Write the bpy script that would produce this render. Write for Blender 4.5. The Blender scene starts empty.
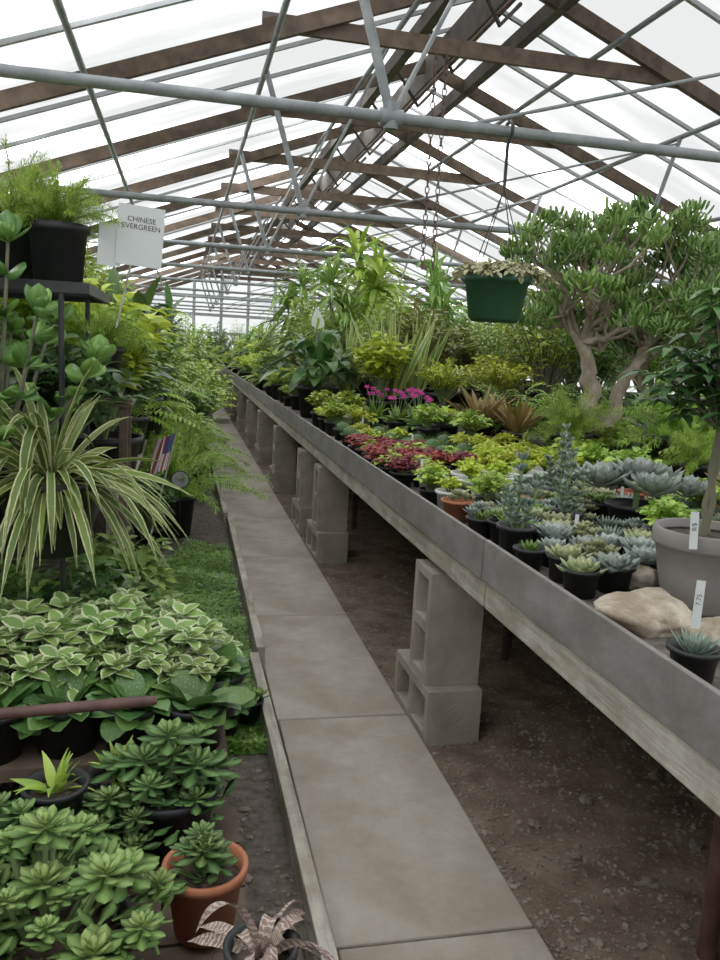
import bpy, math, random
import numpy as np
from mathutils import Vector, Matrix
import mathutils.noise as mn
random.seed(7); rng=np.random.default_rng(7)
SC=bpy.context.scene; COL=SC.collection
SC.view_settings.view_transform='Standard'
SC.view_settings.gamma=1.14
GA=2.399963
# ------------------------------------------------------------ camera
s,c,st,ct,rho=.2222,.975,.161,.987,.055
R0=Vector((c,-s,0));F=Vector((s*ct,c*ct,-st));U0=R0.cross(F)
Rv=(R0+rho*U0).normalized();Uv=(U0-rho*R0).normalized();Fv=Uv.cross(Rv)
cam=bpy.data.cameras.new('camera');co=bpy.data.objects.new('camera',cam);COL.objects.link(co)
cam.sensor_fit='VERTICAL';cam.sensor_height=36;cam.lens=30;cam.clip_start=.02
M=Matrix((Rv,Uv,-Fv)).transposed().to_4x4();M.translation=Vector((0,0,1.28));co.matrix_world=M
SC.camera=co
# ------------------------------------------------------------ world
w=bpy.data.worlds.new('overcast_sky');SC.world=w;w.use_nodes=True
bg=w.node_tree.nodes['Background'];bg.inputs[0].default_value=(1,.99,.955,1);bg.inputs[1].default_value=8.4
# ------------------------------------------------------------ materials
def nm(name):
    m=bpy.data.materials.new(name);m.use_nodes=True;nt=m.node_tree
    return m,nt,nt.nodes['Principled BSDF'],nt.nodes['Material Output']
def N(nt,t,**k):
    n=nt.nodes.new(t)
    for a,b in k.items():setattr(n,a,b)
    return n
def ramp(nt,fac,stops):
    r=N(nt,'ShaderNodeValToRGB');e=r.color_ramp.elements
    while len(e)<len(stops):e.new(.5)
    for i,(p,col) in enumerate(stops):
        e[i].position=p;e[i].color=(*col,1)
    nt.links.new(fac,r.inputs[0]);return r.outputs[0]
def noise_mat(name,stops,scale=5,rough=.7,bump=0,bscale=30,metal=0,stretch=(1,1,1),detail=6,coord='Object',spec=.3,dirt=None):
    m,nt,b,o=nm(name)
    tc=N(nt,'ShaderNodeTexCoord');mp=N(nt,'ShaderNodeMapping');mp.inputs['Scale'].default_value=stretch
    nt.links.new(tc.outputs[coord],mp.inputs[0])
    n=N(nt,'ShaderNodeTexNoise');n.inputs['Scale'].default_value=scale;n.inputs['Detail'].default_value=detail;n.inputs['Roughness'].default_value=.6
    nt.links.new(mp.outputs[0],n.inputs['Vector'])
    col=ramp(nt,n.outputs['Fac'],stops)
    if dirt:
        n3=N(nt,'ShaderNodeTexNoise');n3.inputs['Scale'].default_value=dirt[1];n3.inputs['Detail'].default_value=8;n3.inputs['Roughness'].default_value=.7
        nt.links.new(tc.outputs['Object'],n3.inputs['Vector'])
        r2=ramp(nt,n3.outputs['Fac'],[(.42,dirt[0]),(.60,(1,1,1))])
        x=N(nt,'ShaderNodeMix');x.data_type='RGBA';x.blend_type='MULTIPLY';x.inputs[0].default_value=1;nt.links.new(col,x.inputs[6]);nt.links.new(r2,x.inputs[7]);col=x.outputs[2]
    nt.links.new(col,b.inputs['Base Color'])
    b.inputs['Roughness'].default_value=rough;b.inputs['Metallic'].default_value=metal
    b.inputs['Specular IOR Level'].default_value=spec
    if bump:
        n2=N(nt,'ShaderNodeTexNoise');n2.inputs['Scale'].default_value=bscale;n2.inputs['Detail'].default_value=5
        nt.links.new(mp.outputs[0],n2.inputs['Vector'])
        bp=N(nt,'ShaderNodeBump');bp.inputs['Strength'].default_value=bump;bp.inputs['Distance'].default_value=.01
        nt.links.new(n2.outputs['Fac'],bp.inputs['Height']);nt.links.new(bp.outputs[0],b.inputs['Normal'])
    return m
def leaf_mat(name,dark,light,edge=None,ew=.6,mid=None,band=None,spots=None,rough=.45,tr=.22,tip=None,spec=.4,g=1.38,hue=1):
    hs=(1.14,1.0,.76) if hue else (1,1,1)
    dark=tuple(min(.8,x*g*h) for x,h in zip(dark,hs));light=tuple(min(.8,x*g*h) for x,h in zip(light,hs))
    m,nt,b,o=nm(name);L=nt.links.new
    at=N(nt,'ShaderNodeAttribute');at.attribute_name='tint'
    uv=N(nt,'ShaderNodeUVMap');sx=N(nt,'ShaderNodeSeparateXYZ');L(uv.outputs[0],sx.inputs[0])
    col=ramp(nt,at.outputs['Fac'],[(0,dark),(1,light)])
    def mix(fac,a,cb):
        x=N(nt,'ShaderNodeMix');x.data_type='RGBA';L(fac,x.inputs[0]);L(a,x.inputs[6])
        x.inputs[7].default_value=(*cb,1)
        return x.outputs[2]
    def math_(op,a,bv,cl=False):
        x=N(nt,'ShaderNodeMath',operation=op);x.use_clamp=cl
        L(a,x.inputs[0]) if hasattr(a,'links') else setattr(x.inputs[0],'default_value',a)
        if bv is not None:
            L(bv,x.inputs[1]) if hasattr(bv,'links') else setattr(x.inputs[1],'default_value',bv)
        return x.outputs[0]
    e=math_('MULTIPLY',math_('ABSOLUTE',math_('SUBTRACT',sx.outputs[0],.5),None),2.0)
    if edge:
        nz=N(nt,'ShaderNodeTexNoise');nz.inputs['Scale'].default_value=60
        ee=math_('ADD',e,math_('MULTIPLY',math_('SUBTRACT',nz.outputs[0],.5),.5))
        col=mix(math_('MULTIPLY',math_('SUBTRACT',ee,ew),8.0,True),col,edge)
    if mid: col=mix(math_('MULTIPLY',math_('SUBTRACT',.22,e),8.0,True),col,mid)
    if band:
        nz=N(nt,'ShaderNodeTexNoise');nz.inputs['Scale'].default_value=45
        wv=math_('SINE',math_('ADD',math_('MULTIPLY',sx.outputs[1],95.0),math_('MULTIPLY',nz.outputs[0],9.0)),None)
        col=mix(math_('MULTIPLY',math_('ADD',wv,.1),1.4,True),col,band)
    if spots:
        vr=N(nt,'ShaderNodeTexVoronoi');vr.inputs['Scale'].default_value=120
        tc=N(nt,'ShaderNodeTexCoord');L(tc.outputs['Object'],vr.inputs[0])
        col=mix(math_('MULTIPLY',math_('SUBTRACT',.30,vr.outputs[0]),4.0,True),col,spots)
    if tip: col=mix(math_('MULTIPLY',math_('SUBTRACT',sx.outputs[1],.8),4.0,True),col,tip)
    oi=N(nt,'ShaderNodeObjectInfo');hsv=N(nt,'ShaderNodeHueSaturation');hsv.inputs['Saturation'].default_value=1.06
    L(math_('ADD',math_('MULTIPLY',oi.outputs['Random'],.35),.86),hsv.inputs['Value']);L(math_('ADD',math_('MULTIPLY',oi.outputs['Random'],.03),.485),hsv.inputs['Hue'])
    L(col,hsv.inputs['Color']);col=hsv.outputs[0]
    L(col,b.inputs['Base Color']);b.inputs['Roughness'].default_value=rough;b.inputs['Specular IOR Level'].default_value=spec
    t=N(nt,'ShaderNodeBsdfTranslucent');L(col,t.inputs[0]);mx=N(nt,'ShaderNodeMixShader');mx.inputs[0].default_value=tr
    L(b.outputs[0],mx.inputs[1]);L(t.outputs[0],mx.inputs[2]);L(mx.outputs[0],o.inputs[0])
    return m
MT={}
MT['concrete']=noise_mat('concrete_paving',[(.25,(.275,.245,.205)),(.5,(.35,.318,.27)),(.75,(.41,.376,.325))],3,.85,.25,60,dirt=((.74,.70,.65),2.2))
MT['block']=noise_mat('cinder_block',[(.3,(.20,.175,.14)),(.7,(.34,.305,.25))],6,.95,.6,70)
MT['dirt']=noise_mat('dirt',[(.3,(.072,.049,.032)),(.55,(.14,.10,.068)),(.8,(.21,.165,.12))],7,.95,.9,35)
MT['bedsoil']=noise_mat('bed_soil',[(.3,(.045,.036,.027)),(.7,(.13,.112,.095))],30,.95,.9,60)
MT['gravel']=noise_mat('gravel',[(.3,(.095,.076,.058)),(.7,(.245,.21,.17))],14,.9,.2,60)
MT['wood_grey']=noise_mat('weathered_wood',[(.3,(.26,.24,.20)),(.55,(.41,.385,.33)),(.8,(.53,.505,.44))],9,.85,.35,40,stretch=(6,.5,6),dirt=((.66,.62,.55),5))
MT['wood_brown']=noise_mat('rafter_wood',[(.3,(.048,.034,.024)),(.7,(.125,.088,.062))],5,.8,.2,30,stretch=(2,2,2))
MT['ridge']=noise_mat('ridge_wood',[(.3,(.033,.027,.022)),(.7,(.095,.078,.064))],5,.8)
MT['sheet']=noise_mat('grey_metal_sheet',[(.3,(.125,.117,.11)),(.6,(.18,.168,.158)),(.85,(.24,.226,.213))],14,.75,.15,80,metal=0,stretch=(1,.6,1),dirt=((.84,.82,.80),6))
MT['pipe']=noise_mat('galvanised_pipe',[(.3,(.125,.137,.142)),(.7,(.245,.262,.268))],9,.5,metal=.25)
MT['bar']=noise_mat('glazing_bar',[(.3,(.26,.275,.285)),(.7,(.38,.40,.41))],4,.6)
MT['rust']=noise_mat('rusty_pipe',[(.3,(.04,.020,.016)),(.7,(.11,.055,.045))],12,.55,.2)
MT['pot_black']=noise_mat('black_plastic',[(.3,(.009,.0095,.010)),(.7,(.023,.024,.025))],5,.5)
MT['pot_terra']=noise_mat('terracotta',[(.3,(.29,.09,.042)),(.7,(.38,.14,.07))],9,.8)
MT['pot_white']=noise_mat('white_plastic',[(.3,(.58,.60,.58)),(.7,(.68,.69,.67))],4,.5)
MT['pot_green']=noise_mat('green_plastic',[(.3,(.010,.04,.018)),(.7,(.018,.062,.03))],4,.45)
MT['pot_grey']=noise_mat('grey_plastic',[(.3,(.16,.15,.14)),(.7,(.215,.20,.188))],6,.6,.1)
MT['soil']=noise_mat('potting_soil',[(.35,(.025,.018,.013)),(.65,(.08,.058,.043)),(.8,(.22,.2,.17))],60,.95,.6,120)
MT['bark']=noise_mat('pale_bark',[(.3,(.25,.205,.15)),(.7,(.48,.42,.33))],14,.85,.9,25,stretch=(1,1,.3),dirt=((.66,.6,.54),9))
MT['bark_green']=noise_mat('green_bark',[(.3,(.08,.08,.05)),(.7,(.16,.155,.10))],14,.8)
MT['stem']=noise_mat('green_stem',[(.3,(.10,.16,.055)),(.7,(.18,.24,.09))],14,.6)
MT['rock']=noise_mat('tan_rock',[(.3,(.33,.285,.22)),(.5,(.42,.37,.29)),(.8,(.53,.48,.39))],9,.9,1.0,20,dirt=((.6,.55,.48),9))
MT['black_metal']=noise_mat('black_metal',[(.3,(.012,.012,.013)),(.7,(.03,.03,.032))],9,.5)
MT['card']=noise_mat('white_card',[(.3,(.50,.53,.53)),(.7,(.56,.58,.58))],3,.6)
MT['ink']=noise_mat('black_ink',[(.3,(.01,.01,.01)),(.7,(.02,.02,.02))],3,.6)
MT['plaque']=noise_mat('grey_plaque',[(.3,(.20,.21,.20)),(.7,(.28,.29,.28))],9,.5)
MT['kneewall']=noise_mat('knee_wall',[(.3,(.13,.125,.115)),(.7,(.22,.21,.195))],3,.8)
MT['red']=noise_mat('flag_red',[(.3,(.30,.06,.06)),(.7,(.34,.08,.08))],3,.6)
MT['blue']=noise_mat('flag_blue',[(.3,(.04,.05,.12)),(.7,(.05,.06,.15))],3,.6)
LM=leaf_mat
MT['g_mid']=LM('leaf_mid_green',(.055,.115,.03),(.14,.25,.07))
MT['g_dark']=LM('leaf_dark_green',(.018,.05,.02),(.055,.12,.042),rough=.35)
MT['g_fresh']=LM('leaf_fresh_green',(.11,.20,.04),(.25,.36,.095),tr=.3)
MT['g_chart']=LM('leaf_chartreuse',(.24,.35,.045),(.41,.52,.11),tr=.35,g=1.1)
MT['g_olive']=LM('leaf_olive',(.085,.12,.04),(.20,.25,.09))
MT['g_jade']=LM('leaf_jade',(.035,.095,.03),(.16,.29,.095),rough=.4,tr=.08,g=1.2)
MT['g_paddle']=LM('leaf_paddle',(.05,.13,.04),(.13,.26,.08),rough=.32,tr=.08,g=1.25)
MT['g_fern']=LM('leaf_fern',(.12,.22,.045),(.26,.40,.11),tr=.35,g=1.3)
MT['g_fernd']=LM('leaf_fern_dark',(.05,.12,.03),(.13,.25,.07),tr=.3)
MT['g_mound']=LM('leaf_mound',(.04,.11,.025),(.11,.23,.06),tr=.2,g=1.15)
MT['g_blue']=LM('leaf_blue_grey',(.18,.215,.19),(.33,.365,.325),rough=.65,tr=.05,hue=0,g=1.05)
MT['g_bluedk']=LM('leaf_blue_green',(.09,.135,.105),(.20,.26,.20),rough=.6,tr=.05,tip=(.32,.34,.28),hue=0,g=1.05)
MT['g_sage']=LM('leaf_sage',(.15,.215,.12),(.28,.35,.21),rough=.6,tr=.05,tip=(.38,.32,.24),g=1.05)
MT['g_pale']=LM('leaf_pale_cream',(.20,.27,.12),(.36,.40,.20),edge=(.48,.47,.33),ew=.5,rough=.6,tr=.15,g=1.0)
MT['g_aeon']=LM('leaf_aeonium',(.08,.18,.06),(.23,.37,.15),rough=.55,tr=.1,g=1.1)
MT['g_aeond']=LM('leaf_aeonium_dark',(.045,.115,.042),(.13,.235,.095),rough=.5,tr=.1,g=1.2)
MT['g_var']=LM('leaf_cream_edge',(.08,.165,.055),(.17,.28,.10),edge=(.52,.56,.34),ew=.60,g=1.25)
MT['g_polka']=LM('leaf_speckled',(.03,.085,.03),(.08,.165,.055),spots=(.24,.33,.20),rough=.4,g=1.2)
MT['g_strap']=LM('leaf_strap_striped',(.04,.08,.022),(.10,.155,.045),edge=(.43,.43,.21),ew=.66,g=1.2)
MT['g_sans']=LM('leaf_snake_plant',(.05,.12,.045),(.12,.2,.08),edge=(.42,.42,.14),ew=.55,rough=.4,tr=.05)
MT['g_dieff']=LM('leaf_dieffenbachia',(.08,.18,.045),(.15,.27,.07),mid=(.46,.50,.29))
MT['g_zebra']=LM('leaf_zebra_banded',(.13,.085,.07),(.19,.13,.105),band=(.42,.36,.30),rough=.6,tr=.05,hue=0,g=1.2)
MT['g_red']=LM('leaf_red',(.075,.013,.017),(.26,.04,.043),tr=.25,hue=0,g=1.25)
MT['pink']=LM('petal_magenta',(.56,.07,.32),(.70,.16,.46),tr=.3,g=1,hue=0)
MT['white']=LM('petal_white',(.56,.60,.54),(.66,.68,.64),tr=.3,g=1,hue=0)
MT['tan']=LM('leaf_brown_fan',(.12,.13,.05),(.28,.20,.11),tr=.2,g=1.2)
MT['g_moss']=LM('leaf_ground_cover',(.05,.13,.032),(.14,.27,.075))
def glazing(name,tint,dif,lo=.62,panels=True):
    m,nt,b,o=nm(name);L=nt.links.new
    nt.nodes.remove(b)
    tc=N(nt,'ShaderNodeTexCoord');mp=N(nt,'ShaderNodeMapping');mp.inputs['Scale'].default_value=(.35,1.6,1)
    L(tc.outputs['Object'],mp.inputs[0]);n=N(nt,'ShaderNodeTexNoise');n.inputs['Scale'].default_value=1.2;n.inputs['Detail'].default_value=3;n.inputs['Roughness'].default_value=.4;L(mp.outputs[0],n.inputs[0])
    fac=n.outputs['Fac']
    if panels:
        sx=N(nt,'ShaderNodeSeparateXYZ');L(tc.outputs['Object'],sx.inputs[0])
        a=N(nt,'ShaderNodeMath',operation='MULTIPLY_ADD');L(sx.outputs[1],a.inputs[0]);a.inputs[1].default_value=1.5;a.inputs[2].default_value=30.36
        fl=N(nt,'ShaderNodeMath',operation='FLOOR');L(a.outputs[0],fl.inputs[0])
        wn=N(nt,'ShaderNodeTexWhiteNoise',noise_dimensions='1D');L(fl.outputs[0],wn.inputs['W'])
        mu=N(nt,'ShaderNodeMath',operation='MULTIPLY_ADD');L(wn.outputs['Value'],mu.inputs[0]);mu.inputs[1].default_value=.20;mu.inputs[2].default_value=-.10
        ad=N(nt,'ShaderNodeMath',operation='ADD');L(fac,ad.inputs[0]);L(mu.outputs[0],ad.inputs[1]);fac=ad.outputs[0]
    col=ramp(nt,fac,[(.36,tuple(x*lo for x in tint)),(.52,tuple(x*lo*1.35 for x in tint)),(.70,tint)])
    t=N(nt,'ShaderNodeBsdfTransparent');L(col,t.inputs[0]);d=N(nt,'ShaderNodeBsdfTranslucent');d.inputs[0].default_value=(.8,.82,.84,1)
    mx=N(nt,'ShaderNodeMixShader');mx.inputs[0].default_value=dif;L(t.outputs[0],mx.inputs[1]);L(d.outputs[0],mx.inputs[2]);L(mx.outputs[0],o.inputs[0])
    return m
MT['glaz']=glazing('roof_glazing',(.84,.865,.90),.01,.108)
MT['glazw']=glazing('wall_glazing',(.100,.105,.108),.01,.8,False)
# ------------------------------------------------------------ mesh builder
def nrm(a): return a/np.maximum(np.linalg.norm(a,axis=-1,keepdims=True),1e-9)
class MB:
    def __init__(s): s.V=[];s.F=[];s.UV=[];s.T=[];s.MI=[];s.SM=[];s.n=0
    def add(s,v,f,uv=None,t=.5,mi=0,smooth=True):
        v=np.asarray(v,float).reshape(-1,3);f=np.asarray(f,int)
        s.V.append(v);s.F.append(f+s.n);s.UV.append(np.full((len(v),2),.5) if uv is None else uv)
        s.T.append(np.broadcast_to(t,(len(v),)).astype(float));s.MI.append(np.full(len(f),mi));s.SM.append(np.full(len(f),smooth));s.n+=len(v)
    def mesh(s,name,mats):
        me=bpy.data.meshes.new(name);V=np.concatenate(s.V);me.vertices.add(len(V));me.vertices.foreach_set('co',V.ravel())
        li=np.concatenate([f.ravel() for f in s.F]);tot=np.concatenate([np.full(len(f),f.shape[1]) for f in s.F]);stt=np.concatenate([[0],np.cumsum(tot)[:-1]])
        me.loops.add(len(li));me.loops.foreach_set('vertex_index',li.astype(np.int32))
        me.polygons.add(len(tot));me.polygons.foreach_set('loop_start',stt.astype(np.int32));me.polygons.foreach_set('loop_total',tot.astype(np.int32))
        me.polygons.foreach_set('material_index',np.concatenate(s.MI).astype(np.int32));me.polygons.foreach_set('use_smooth',np.concatenate(s.SM))
        ul=me.uv_layers.new(name='UVMap');UV=np.concatenate(s.UV);ul.data.foreach_set('uv',UV[li].ravel())
        a=me.attributes.new('tint','FLOAT','POINT');a.data.foreach_set('value',np.concatenate(s.T))
        for m in mats: me.materials.append(MT[m])
        me.update(calc_edges=True);return me
def sp(x,p): return np.maximum(x,0)**p
PROF={'ovate':lambda t:sp(math.sin(math.pi*t**.8),.8),'lance':lambda t:sp(math.sin(math.pi*min(1,t**.6)),.9),
 'spoon':lambda t:max(sp(math.sin(math.pi*t**1.7),.75),.32*(1-t)),'strap':lambda t:min(1,(1-t)*3.5)*(.75+.25*math.sin(math.pi*t)),
 'spike':lambda t:1-t,'round':lambda t:sp(math.sin(math.pi*t**.9),.55),'heart':lambda t:sp(math.sin(math.pi*t**.5),.85),
 'paddle':lambda t:max(sp(math.sin(math.pi*t**1.3),.55),.3*(1-t)),
 'finger':lambda t:[.6,1,1.1,.75][min(3,int(t*3.01))]}
def leaves(mb,pos,d,L,W,prof='ovate',droop=0.,fold=.15,seg=4,thick=0.,mi=0,tint=None,roll=0.,flat=False):
    pos=np.atleast_2d(np.asarray(pos,float));n=len(pos)
    d=nrm(np.broadcast_to(np.asarray(d,float),(n,3)).copy())
    L=np.broadcast_to(L,(n,)).astype(float);W=np.broadcast_to(W,(n,)).astype(float);droop=np.broadcast_to(droop,(n,)).astype(float)
    up=np.tile([0,0,1.],(n,1));bad=np.abs(d[:,2])>.985
    if bad.any():
        a=rng.uniform(0,6.28,bad.sum());up[bad]=np.stack([np.cos(a),np.sin(a),0*a],1)
    side=nrm(np.cross(d,up));n0=np.cross(side,d)
    roll=np.broadcast_to(roll,(n,)).astype(float)
    side=side*np.cos(roll)[:,None]+n0*np.sin(roll)[:,None]
    P=pos.copy();rows=[];uvs=[];pf=PROF[prof]
    for k in range(seg+1):
        t=k/seg;dk=nrm(d-np.outer(droop*t,[0,0,1.]))
        if k: P=P+dk*(L/seg)[:,None]
        nk=nrm(np.cross(side,dk));wd=(max(pf(t),.05)*W/2)[:,None]
        if thick: r=[P-side*wd,P+nk*wd*thick*.5,P+side*wd,P-nk*wd*thick];ux=[0,.5,1,.5]
        elif flat: r=[P-side*wd,P+side*wd];ux=[0,1]
        else: r=[P-side*wd+nk*wd*fold,P,P+side*wd+nk*wd*fold];ux=[0,.5,1]
        rows.append(np.stack(r,1));uvs.append([(x,t) for x in ux])
    A=np.stack(rows,1);cc=A.shape[2];R=seg+1
    uv=np.tile(np.array(uvs).reshape(1,R*cc,2),(n,1,1)).reshape(-1,2)
    if tint is None: tint=rng.uniform(0,1,n)
    tint=np.repeat(np.broadcast_to(tint,(n,)),R*cc)
    f=[]
    for k in range(seg):
        for j in range(cc if thick else cc-1):
            j2=(j+1)%cc;f.append((k*cc+j,k*cc+j2,(k+1)*cc+j2,(k+1)*cc+j))
    f=np.array(f)[None]+(np.arange(n)*R*cc)[:,None,None]
    mb.add(A.reshape(-1,3),f.reshape(-1,4),uv,tint,mi)
def tube(mb,pts,rad,sides=8,mi=0,caps=True,t=.5):
    pts=[Vector(p) for p in pts];n=len(pts);rad=[rad]*n if not hasattr(rad,'__len__') else rad
    V=[];x=None
    for i,p in enumerate(pts):
        tg=(pts[min(i+1,n-1)]-pts[max(i-1,0)]).normalized()
        if x is None: x=tg.orthogonal().normalized()
        x=(x-tg*x.dot(tg)).normalized();y=tg.cross(x)
        for k in range(sides):
            a=6.28318*k/sides;V.append(p+(x*math.cos(a)+y*math.sin(a))*rad[i])
    f=[(i*sides+k,i*sides+(k+1)%sides,(i+1)*sides+(k+1)%sides,(i+1)*sides+k) for i in range(n-1) for k in range(sides)]
    mb.add([tuple(v) for v in V],f,None,t,mi)
    if caps:
        mb.add([tuple(v) for v in V[:sides]],[list(range(sides))[::-1]],None,t,mi,False)
        mb.add([tuple(v) for v in V[-sides:]],[list(range(sides))],None,t,mi,False)
def lathe(mb,prof,sides=28,mi=0,sm=True):
    V=[(r*math.cos(6.28318*k/sides),r*math.sin(6.28318*k/sides),z) for r,z in prof for k in range(sides)]
    f=[(i*sides+k,i*sides+(k+1)%sides,(i+1)*sides+(k+1)%sides,(i+1)*sides+k) for i in range(len(prof)-1) for k in range(sides)]
    mb.add(V,f,None,.5,mi,sm)
def box(mb,lo,hi,mi=0,b=0):
    (x0,y0,z0),(x1,y1,z1)=lo,hi
    v=[(x0,y0,z0),(x1,y0,z0),(x1,y1,z0),(x0,y1,z0),(x0,y0,z1),(x1,y0,z1),(x1,y1,z1),(x0,y1,z1)]
    mb.add(v,[(0,3,2,1),(4,5,6,7),(0,1,5,4),(1,2,6,5),(2,3,7,6),(3,0,4,7)],None,.5,mi,False)
def ob(name,me,parent=None,loc=(0,0,0),rot=(0,0,0),**k):
    o=bpy.data.objects.new(name,me);COL.objects.link(o);o.location=loc;o.rotation_euler=rot
    if parent:o.parent=parent
    for a,b in k.items():o[a]=b
    return o
def bev(o,wd=.004,seg=2):
    m=o.modifiers.new('bevel','BEVEL');m.width=wd;m.segments=seg;m.limit_method='ANGLE';return o
def mk(fn,name,mats):
    mb=MB();fn(mb);return mb.mesh(name,mats)
def empty(name,loc=(0,0,0),rot=(0,0,0),**k): 
    o=ob(name,None,None,loc,rot,**k);o.empty_display_size=.1;return o
def dup(o,parent=None):
    n=o.copy();COL.objects.link(n)
    if parent is not None:n.parent=parent;n.matrix_parent_inverse=o.matrix_parent_inverse.copy()
    for ch in o.children: dup(ch,n)
    return n
def textmesh(txt,size,name,mat='ink'):
    cu=bpy.data.curves.new(name,'FONT');cu.body=txt;cu.size=size;cu.align_x='CENTER';cu.align_y='CENTER'
    t=bpy.data.objects.new(name,cu);COL.objects.link(t);bpy.context.view_layer.update()
    me=bpy.data.meshes.new_from_object(t.evaluated_get(bpy.context.evaluated_depsgraph_get()));bpy.data.objects.remove(t)
    me.materials.clear();me.materials.append(MT[mat]);return me
# ------------------------------------------------------------ shell
XL,XR,XRG=-2.15,6.7,2.2; ZR=3.96; SL=.39; SLF=.37; Y0,Y1=-1.5,28.0
def zroof(x): return ZR-(x-XRG)*SL if x>XRG else ZR-(XRG-x)*SLF
K=dict(kind='structure')
def quadmesh(name,v,mat): 
    mb=MB();mb.add(v,[(0,1,2,3)],None,.5,0,False);return mb.mesh(name,[mat])
ob('floor',mk(lambda m:box(m,(XL,Y0,-.12),(XR,Y1,-.02)),'floor',['dirt']),**K)
ob('floor_raised',mk(lambda m:box(m,(XL,Y0,-.019),(.312,Y1,.03)),'floor_raised',['bedsoil']),**K)
ob('ceiling',quadmesh('ceiling',[(XL,Y0,zroof(XL)+.09),(XRG,Y0,ZR+.09),(XRG,Y1,ZR+.09),(XL,Y1,zroof(XL)+.09)],'glaz'),**K)
ob('ceiling_slope',quadmesh('ceiling_slope',[(XRG,Y0,ZR+.09),(XR,Y0,zroof(XR)+.09),(XR,Y1,zroof(XR)+.09),(XRG,Y1,ZR+.09)],'glaz'),**K)
def sidewall(x,m):
    box(m,(x-.05,Y0,-.1),(x+.05,Y1,.75),0);m.add([(x,Y0,.75),(x,Y1,.75),(x,Y1,zroof(x)+.09),(x,Y0,zroof(x)+.09)],[(0,1,2,3)],None,.5,1,False)
ob('wall_left',mk(lambda m:sidewall(XL,m),'wall_left',['kneewall','glazw']),**K)
ob('wall_right',mk(lambda m:sidewall(XR,m),'wall_right',['kneewall','glazw']),**K)
def endwall(y,m):
    box(m,(XL,y-.05,-.1),(XR,y+.05,.9),0)
    m.add([(XL,y,.9),(XR,y,.9),(XR,y,zroof(XR)+.09),(XRG,y,ZR+.09),(XL,y,zroof(XL)+.09)],[(0,1,2,3,4)],None,.5,1,False)
ob('wall_back',mk(lambda m:endwall(Y1,m),'wall_back',['kneewall','glazw']),**K)
ob('wall_front',mk(lambda m:endwall(Y0,m),'wall_front',['kneewall','glazw']),**K)
ti=1
for x in np.arange(XL+.7,XR,.9):
    ob(f'trim_{ti}',mk(lambda m:box(m,(x-.05,Y1-.1,.9),(x+.05,Y1-.03,zroof(x))),'mullion',['bar']),**K);ti+=1
for z in (1.5,2.1,2.7):
    ob(f'trim_{ti}',mk(lambda m:box(m,(XL,Y1-.12,z),(XR,Y1-.03,z+.1)),'end_rail',['bar']),**K);ti+=1
for y in np.arange(1.0,Y1,1.5):
    ob(f'trim_{ti}',mk(lambda m:box(m,(XL+.05,y-.03,.75),(XL+.11,y+.03,zroof(XL))),'post',['bar']),**K);ti+=1
def slopebar(m,side,w_,h_,off=0,mi=0):
    xe=XL if side<0 else XR;dx=.5*w_
    a=(xe,zroof(xe)+off);b=(XRG,ZR+off)
    v=[(a[0],-dx,a[1]-h_),(a[0],dx,a[1]-h_),(b[0],dx,b[1]-h_),(b[0],-dx,b[1]-h_),(a[0],-dx,a[1]),(a[0],dx,a[1]),(b[0],dx,b[1]),(b[0],-dx,b[1])]
    m.add(v,[(0,3,2,1),(4,5,6,7),(0,1,5,4),(1,2,6,5),(2,3,7,6),(3,0,4,7)],None,.5,mi,False)
gl=mk(lambda m:slopebar(m,-1,.032,.03,.085),'glazing_bar',['bar']);gr=mk(lambda m:slopebar(m,1,.032,.03,.085),'glazing_bar_r',['bar'])
for i,y in enumerate(np.arange(1.76,Y1,2/3)):
    if i%3==0: continue
    ob(f'trim_{ti}',gl,loc=(0,y,0),**K);ti+=1
    ob(f'trim_{ti}',gr,loc=(0,y,0),**K);ti+=1
rl=mk(lambda m:slopebar(m,-1,.05,.115,.04),'rafter_l',['wood_brown']);rr=mk(lambda m:slopebar(m,1,.05,.115,.04),'rafter_r',['wood_brown'])
cbm=mk(lambda m:box(m,(-1.72,.026,-.055),(1.45,.066,.055)),'collar',['wood_brown'])
for y in np.arange(1.76,Y1,2.0):
    t=empty('roof_truss',(0,y,0),label='brown wooden roof truss spanning the greenhouse under white glazing',category='roof truss',group='wooden roof trusses')
    ob('rafter',rl,t);ob('rafter',rr,t);ob('collar_beam',cbm,t,(XRG,0,1.28+2.13))
rb=empty('ridge_beam',(XRG,0,ZR),label='dark weathered ridge beam with vent boards under roof',category='beam')
ob('beam',mk(lambda m:box(m,(-.03,Y0,-.2),(.03,Y1,.05)),'beam',['ridge']),rb)
ob('vent_board',mk(lambda m:box(m,(-.44,Y0,-.22),(-.36,Y1,-.10)),'vb',['ridge']),rb)
ob('vent_board',mk(lambda m:box(m,(.36,Y0,-.22),(.44,Y1,-.10)),'vb2',['ridge']),rb)
for y in np.arange(2.5,Y1,1.0):
    ob('vent_arm',mk(lambda m:tube(m,[(-.38,y,-.15),(-.1,y+.15,-.42),(.1,y+.3,-.2)],.016),'va',['ridge']),rb)
ob('vent_crank_pipe',mk(lambda m:tube(m,[(-.12,Y0,-.36),(-.12,Y1,-.36)],.018,8),'vcp',['rust']),rb)
pm=mk(lambda m:tube(m,[(0,Y0,0),(0,Y1,0)],.021,10),'purlin',['pipe'])
for x in (-1.5,-.606,.555,1.5,3.0,4.0,5.1):
    ob('purlin_pipe',pm,loc=(x,0,zroof(x)-.10),label='galvanised steel purlin pipe running the length of the roof',category='pipe',group='roof purlin pipes')
tm=mk(lambda m:tube(m,[(XL,0,0),(XR,0,0)],.025,14),'tie',['pipe'])
def strut(a,b,r=.022): return mk(lambda m:tube(m,[a,b],r,10),'strut',['pipe'])
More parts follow.
